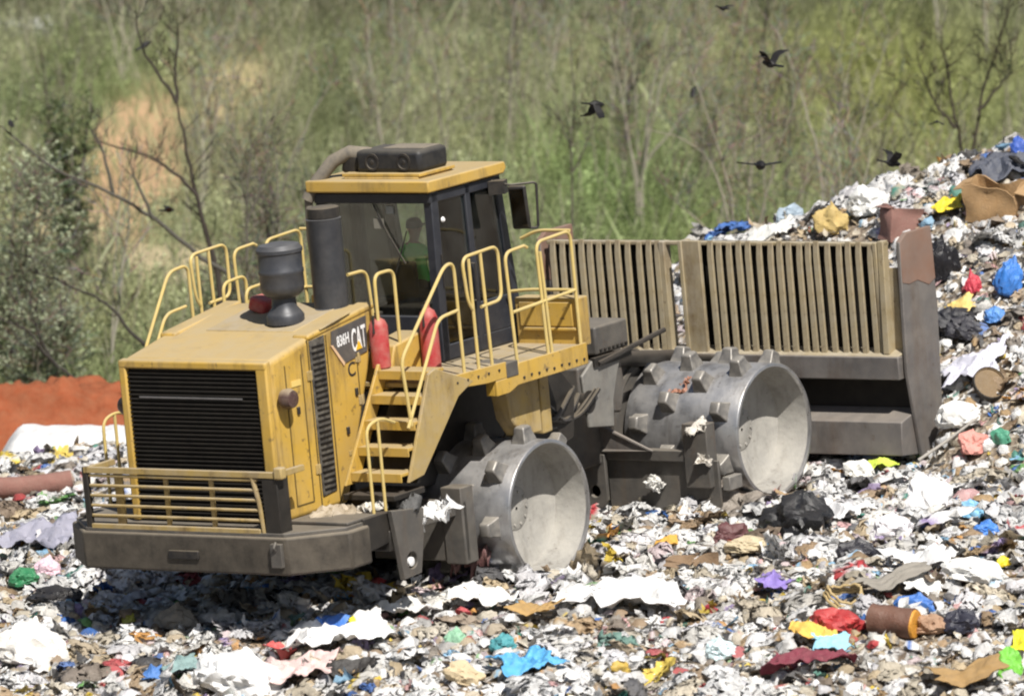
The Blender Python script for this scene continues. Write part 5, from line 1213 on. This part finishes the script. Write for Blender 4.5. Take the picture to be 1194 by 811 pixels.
TOPSAP = [[(3.14, 44.0, 1.5), (3.21, 44.0, 2.88), (3.29, 44.0, 3.65), (3.5, 44.0, 4.34)], [(3.21, 44.0, 2.88), (3.04, 44.0, 3.49), (2.95, 44.0, 4.11)], [(3.23, 44.0, 3.11), (3.63, 44.0, 3.72)]]

def drop(pts):
    """carry the foot of a trunk down to the slope it stands on"""
    x, y, z = pts[0]; g = float(hill_h(x, y)) - .1
    return ([(x, y, g)] + pts) if z > g + .15 else pts
def rooted(limbs): return [drop(limbs[0])] + limbs[1:]
tree('bare_tree', 'dark forked leafless tree with one long side branch behind the hood rails', rooted(FORK), .055, 1, bark=(.05, .042, .036), twigs=12, tl=.5)
tree('leaning_tree', 'long leafless grey trunk leaning far to the left behind the hood', rooted(LEAN), .050, 2, bark=(.085, .08, .068), twigs=9, tl=.4)
tree('leaning_tree', 'short leaning dark trunk just above the red soil bank', rooted(LOWLEAN), .045, 3, bark=(.05, .045, .04), twigs=14, tl=.4, leaves=250, leafcol=(.17, .19, .11))
tree('leaning_tree', 'bent dark trunk rising out of the red soil bank at the left edge', rooted(BENT), .045, 4, bark=(.05, .045, .04), twigs=14, tl=.45, leaves=500, leafcol=(.17, .19, .11))
tree('bare_tree', 'slim dark upright sapling between the forked tree and the exhaust stack', rooted(STEM), .035, 5, bark=(.12, .11, .09), twigs=14, tl=.5, leaves=500, leafcol=(.23, .23, .15))
FANL = [drop(l) if l[0][2] < 1.0 else l for l in FAN]
tree('bare_tree', 'pale many stemmed leafless tree fanning out above the blade', FANL, .036, 6, bark=(.25, .225, .18), twigs=22, tl=.6, leaves=500, leafcol=(.26, .27, .14))
FAN2 = [[(x - 4.8 + 6.35, y + 4, z + .35) for x, y, z in l] for l in FAN[:4]]
tree('bare_tree', 'pale ashen leafless tree right of the fan tree, behind the blade', [drop(l) for l in FAN2], .034, 16, bark=(.30, .275, .225), twigs=22, tl=.6, leaves=300, leafcol=(.30, .31, .18))
FAN3 = [[((x - 4.8) * -.8 + 3.35, y + 9, z * 1.0 + .9) for x, y, z in l] for l in FAN[:6]]
tree('bare_tree', 'pale grey leafless tree between the cab mirror and the fan tree', [drop(l) if i < 4 else l for i, l in enumerate(FAN3)], .034, 17, bark=(.27, .25, .20), twigs=20, tl=.6, leaves=300, leafcol=(.29, .31, .17))
tree('bare_tree', 'tall dark leafless tree behind the crest of the heap at the right', rooted(TALL), .045, 7, bark=(.06, .05, .04), twigs=22, tl=.6, leaves=300, leafcol=(.24, .25, .11))
tree('bare_tree', 'thin wand like sapling with a fork just right of the cab mirror', rooted(WAND), .03, 8, bark=(.11, .10, .08), twigs=16, tl=.5, leaves=350, leafcol=(.22, .26, .12))
tree('bare_tree', 'small black stemmed sapling high on the slope at the top centre', rooted(TOPSAP), .032, 9, bark=(.05, .045, .04), twigs=18, tl=.55, leaves=200, leafcol=(.20, .21, .12))
# leafy trees at the left
def leafy(label, x, y, h, r, seed, leaves, col, ls=.035, name='olive_tree'):
    R = random.Random(seed); z = float(hill_h(x, y)) - .1; L_ = []
    for i in range(7):
        a = R.uniform(0, 6.28); rr = r * R.uniform(.3, .95); hh = h * R.uniform(.6, 1.0)
        L_.append([(x + R.gauss(0, .05), y + R.gauss(0, .05), z), (x + .35 * rr * math.cos(a), y + .35 * rr * math.sin(a), z + hh * .45), (x + rr * math.cos(a), y + rr * math.sin(a), z + hh)])
    L_[0][0] = (x, y, z)
    return tree(name, label, L_, .06, seed, bark=(.19, .175, .14), twigs=40, tl=r * .62, leaves=leaves, leafcol=col, leafsize=ls, up=.35)
leafy('bushy grey green tree filling the left edge above the soil bank', -6.75, 26.5, 4.3, 1.1, 21, 4000, (.42, .46, .31))
leafy('low grey green bush below the long leaning trunk at the left edge', -6.2, 25.2, 2.0, .85, 22, 3000, (.42, .46, .32))
leafy('narrow dark green evergreen beside the orange soil patch', -6.15, 33.5, 3.6, .45, 23, 3600, (.17, .21, .10), .04, 'evergreen_tree')
leafy('pale green bush left of the pre cleaner behind the left hand rails', -3.3, 27.5, 2.2, .8, 24, 1800, (.30, .32, .20), .028)
leafy('sparse pale green tree between the forked tree and the cab', -2.45, 29.0, 3.6, .8, 25, 1500, (.29, .31, .19), .026)
# thin saplings all over the slope, alike
SR = random.Random(77)
SAP = []
for i in range(46):
    y = SR.uniform(27, 60); x = 1.1 + SR.uniform(-1, 1) * (7.6 + (y - 27) * .075)
    if abs(x + 5.85) < 1.0 and 36 < y < 54: x += 2.6
    if abs(x + 2.2) < .5: x += 1.2
    SAP.append((x, y, SR.uniform(1.7, 3.6)))
PROT = []
for k in range(6):
    R = random.Random(300 + k); L_ = []
    for i in range(R.randint(2, 4)):
        dx, dy = R.gauss(0, .28), R.gauss(0, .2)
        L_.append([(0, 0, 0), (dx * .35, dy * .4, .9), (dx * .8, dy, 1.8), (dx * 1.5 + R.gauss(0, .1), dy * 1.4, 2.7)])
    bk = [(.24, .22, .175), (.32, .30, .24), (.10, .09, .075)][k % 3]
    PROT.append(tree('sapling', 'thin leafless sapling standing in the scrub of the green hillside', L_, .028, 400 + k, bark=bk, twigs=16, tl=.6, leaves=[160, 0, 300][k % 3], leafcol=(.25, .27, .13), group='thin saplings over the hillside', cat='sapling'))
for i, (x, y, h) in enumerate(SAP):
    p = PROT[i % 6]
    if i < 6: o = p
    else:
        o = p.copy(); COL.objects.link(o)
        for ch in p.children:
            c = ch.copy(); COL.objects.link(c); c.parent = o
    o.location = (x, y, float(hill_h(x, y)) - .08); s = h / 2.7; o.scale = (s, s, s); o.rotation_euler = (0, 0, SR.uniform(0, 6.28))

# ------------------------------------------------------------------ birds
BIRD = pbr('black_feathers', (.010, .009, .009), .6, nscale=12)
def bird(label, loc, span, head, lift, pitch, perched=False, patch=False):
    m = MB()
    L_ = span * .44
    m.lathe([(.004, L_ * .62), (.012 * span * 2, L_ * .55), (.040 * span * 1.6, L_ * .45), (.045 * span * 1.6, L_ * .36), (.05 * span * 1.5, L_ * .28), (.085 * span * 1.3, L_ * .05), (.08 * span * 1.3, -L_ * .15), (.045 * span * 1.2, -L_ * .35), (.03 * span, -L_ * .5), (.002, -L_ * .56)], 'x', (0, 0, 0), 14)
    m.prism([(-L_ * .35, -.03 * span), (-L_ * .95, -.10 * span), (-L_ * 1.0, 0), (-L_ * .95, .10 * span), (-L_ * .35, .03 * span)], 'z', -.012, .012)
    for s in (-1, 1):
        if perched:
            m.prism([(L_ * .25, .0), (-L_ * .1, -.08 * span), (-L_ * .75, -.03 * span), (-L_ * .1, .05 * span)], 'y', s * .085 * span, s * .125 * span)
            continue
        # a wing in two sections, swept, with a raised wrist
        pr = [((.16 * L_, -.30 * L_), .03, 0), ((.34 * L_, -.26 * L_), .24 * span, lift * .26 * span), ((.20 * L_, -.30 * L_), .40 * span, lift * .36 * span), ((-.28 * L_, -.42 * L_), .52 * span, lift * .40 * span)]
        rows = []
        for (xa, xb), yy, zz in pr:
            rows.append([m.bm.verts.new((xx, s * yy, zz + dz)) for xx, dz in ((xa, .010), (xb, .006), (xb, -.006), (xa, -.010))])
        for A, B in zip(rows, rows[1:]):
            for k in range(4): m.bm.faces.new((A[k], A[(k + 1) % 4], B[(k + 1) % 4], B[k]))
        m.bm.faces.new(rows[0][::-1]); m.bm.faces.new(rows[-1])
    o = m.build('bird', BIRD, angle=60)
    rm = o.modifiers.new('one', 'REMESH'); rm.mode = 'VOXEL'; rm.voxel_size = .0085; rm.use_smooth_shade = True
    bpy.context.view_layer.update()
    me = bpy.data.meshes.new_from_object(o.evaluated_get(bpy.context.evaluated_depsgraph_get())); o.modifiers.clear(); o.data = me; me.name = 'bird'
    if not me.materials: me.materials.append(BIRD)
    o.location = loc; o.rotation_euler = (0, pitch, head); tag(o, label, 'bird')
    if patch:
        q = MB(); q.prism([(.05, .06), (.10, .16), (.0, .17), (-.02, .07)], 'z', lift * .09 + .012, lift * .09 + .02); w = q.build('wing_patch', pbr('grey_feathers', (.30, .27, .25), .7), o)
    return o
bird('black bird in flight with raised wings and a pale wing patch, topmost over the slope', (4.6, 11.0, 5.51), .52, 2.4, .9, -.15, patch=True)
bird('plump black bird in flight right of the cab, wings half closed', (2.27, 12.0, 4.9), .50, .5, -.9, .1)
bird('brown black bird gliding with level wings in front of the pale fan tree', (4.51, 12.0, 4.07), .62, -1.4, .15, 0)
bird('black bird banking low over the crest of the heap, upper of two', (6.3, 12.0, 4.1), .50, .3, .8, .2)
bird('black bird skimming just above the crest of the heap, lower of two', (6.5, 12.5, 3.8), .56, 2.9, .4, .1)
bird('tiny black bird in flight left of the tall tree at the right', (7.02, 14.0, 4.53), .22, 1.2, -.4, 0)
bird('black bird perched on the left fork of the dark forked tree', (-4.45, 24.3, 5.02), .40, .4, 0, -.5, perched=True)
bird('small black bird gliding under the side branch of the forked tree', (-3.82, 18.0, 2.99), .34, .2, .35, 0)
bird('tiny dark bird in flight at the very top of the hillside', (4.05, 14.0, 6.1), .30, 2.2, .3, 0)
bird('black bird perched at the upper end of the long leaning trunk', (-6.38, 22.45, 3.96), .34, 1.8, 0, -.4, perched=True)
bird('small black bird perched on a stem of the pale fan tree', (4.02, 29.6, 4.0), .34, 1.2, 0, -.9, perched=True)
bird('black bird settled on the crest of the heap at the right edge', (7.82, 9.6, float(ground_h(7.82, 9.6)) + .25), .42, 2.8, 0, -.4, perched=True)

# a clay boulder and a stump on the soil bank
for (x, y, r, c, nm, lb) in ((-6.2, 18.9, .11, (.50, .24, .10), 'clay_boulder', 'pale orange clay boulder on the red soil bank'), (-5.85, 18.8, .07, (.10, .06, .045), 'tree_stump', 'short dark stump on the red soil bank')):
    m = MB()
    if nm == 'tree_stump': m.lathe([(r * 1.3, -.15), (r, 0), (r * .85, .3), (r * .8, .36), (.02, .34)], 'z', (0, 0, 0), 14)
    else: bmesh.ops.create_icosphere(m.bm, subdivisions=3, radius=r)
    for v in m.bm.verts: v.co *= 1 + .45 * mnoise.noise(v.co * 5 + Vector((x, y, 0)))
    o = m.build(nm, pbr(nm, c, .9, nscale=5, var=.2)); o.location = (x, y, float(bank_h(x, y)) + .02); tag(o, lb, nm.split('_')[1])

# ------------------------------------------------------------------ light, camera
w = bpy.data.worlds.new('World'); SC.world = w; w.use_nodes = True
wn = w.node_tree.nodes; wl = w.node_tree.links
bg = wn.get('Background') or wn.new('ShaderNodeBackground')
sky = wn.new('ShaderNodeTexSky'); sky.sky_type = 'NISHITA'; sky.sun_disc = False
SUN = AM.to_3x3() @ Vector((-.31, -.55, .78)); SUN.normalize()
sky.sun_elevation = math.asin(SUN.z); sky.sun_rotation = math.atan2(SUN.x, SUN.y); sky.air_density = 1.0; sky.dust_density = 1.5
wl.new(sky.outputs[0], bg.inputs[0]); bg.inputs[1].default_value = 0.05
sl = bpy.data.lights.new('sun', 'SUN'); sl.energy = 4.8; sl.angle = math.radians(.53); sl.color = (1, .955, .88)
so = bpy.data.objects.new('sun', sl); COL.objects.link(so); so.rotation_euler = SUN.to_track_quat('Z', 'Y').to_euler(); so.location = (0, -20, 40)
cam = bpy.data.cameras.new('camera'); cam.lens = 265.93; cam.sensor_width = 36; cam.dof.use_dof = True; cam.dof.focus_distance = 91.5; cam.dof.aperture_fstop = 1.4; cam.clip_start = 1; cam.clip_end = 2000
co = bpy.data.objects.new('camera', cam); COL.objects.link(co); co.location = (1.13, -90.65, 11.46); co.rotation_euler = (math.radians(84.5), 0, 0)
SC.camera = co
SC.view_settings.view_transform = 'Standard'; SC.view_settings.look = 'None'; SC.view_settings.exposure = 0.45; SC.view_settings.gamma = 1; SC.view_settings.use_curve_mapping = False
SC.cycles.max_bounces = 6; SC.cycles.transparent_max_bounces = 12; SC.cycles.diffuse_bounces = 3
SC.cycles.use_denoising = True; SC.cycles.filter_width = 2.1
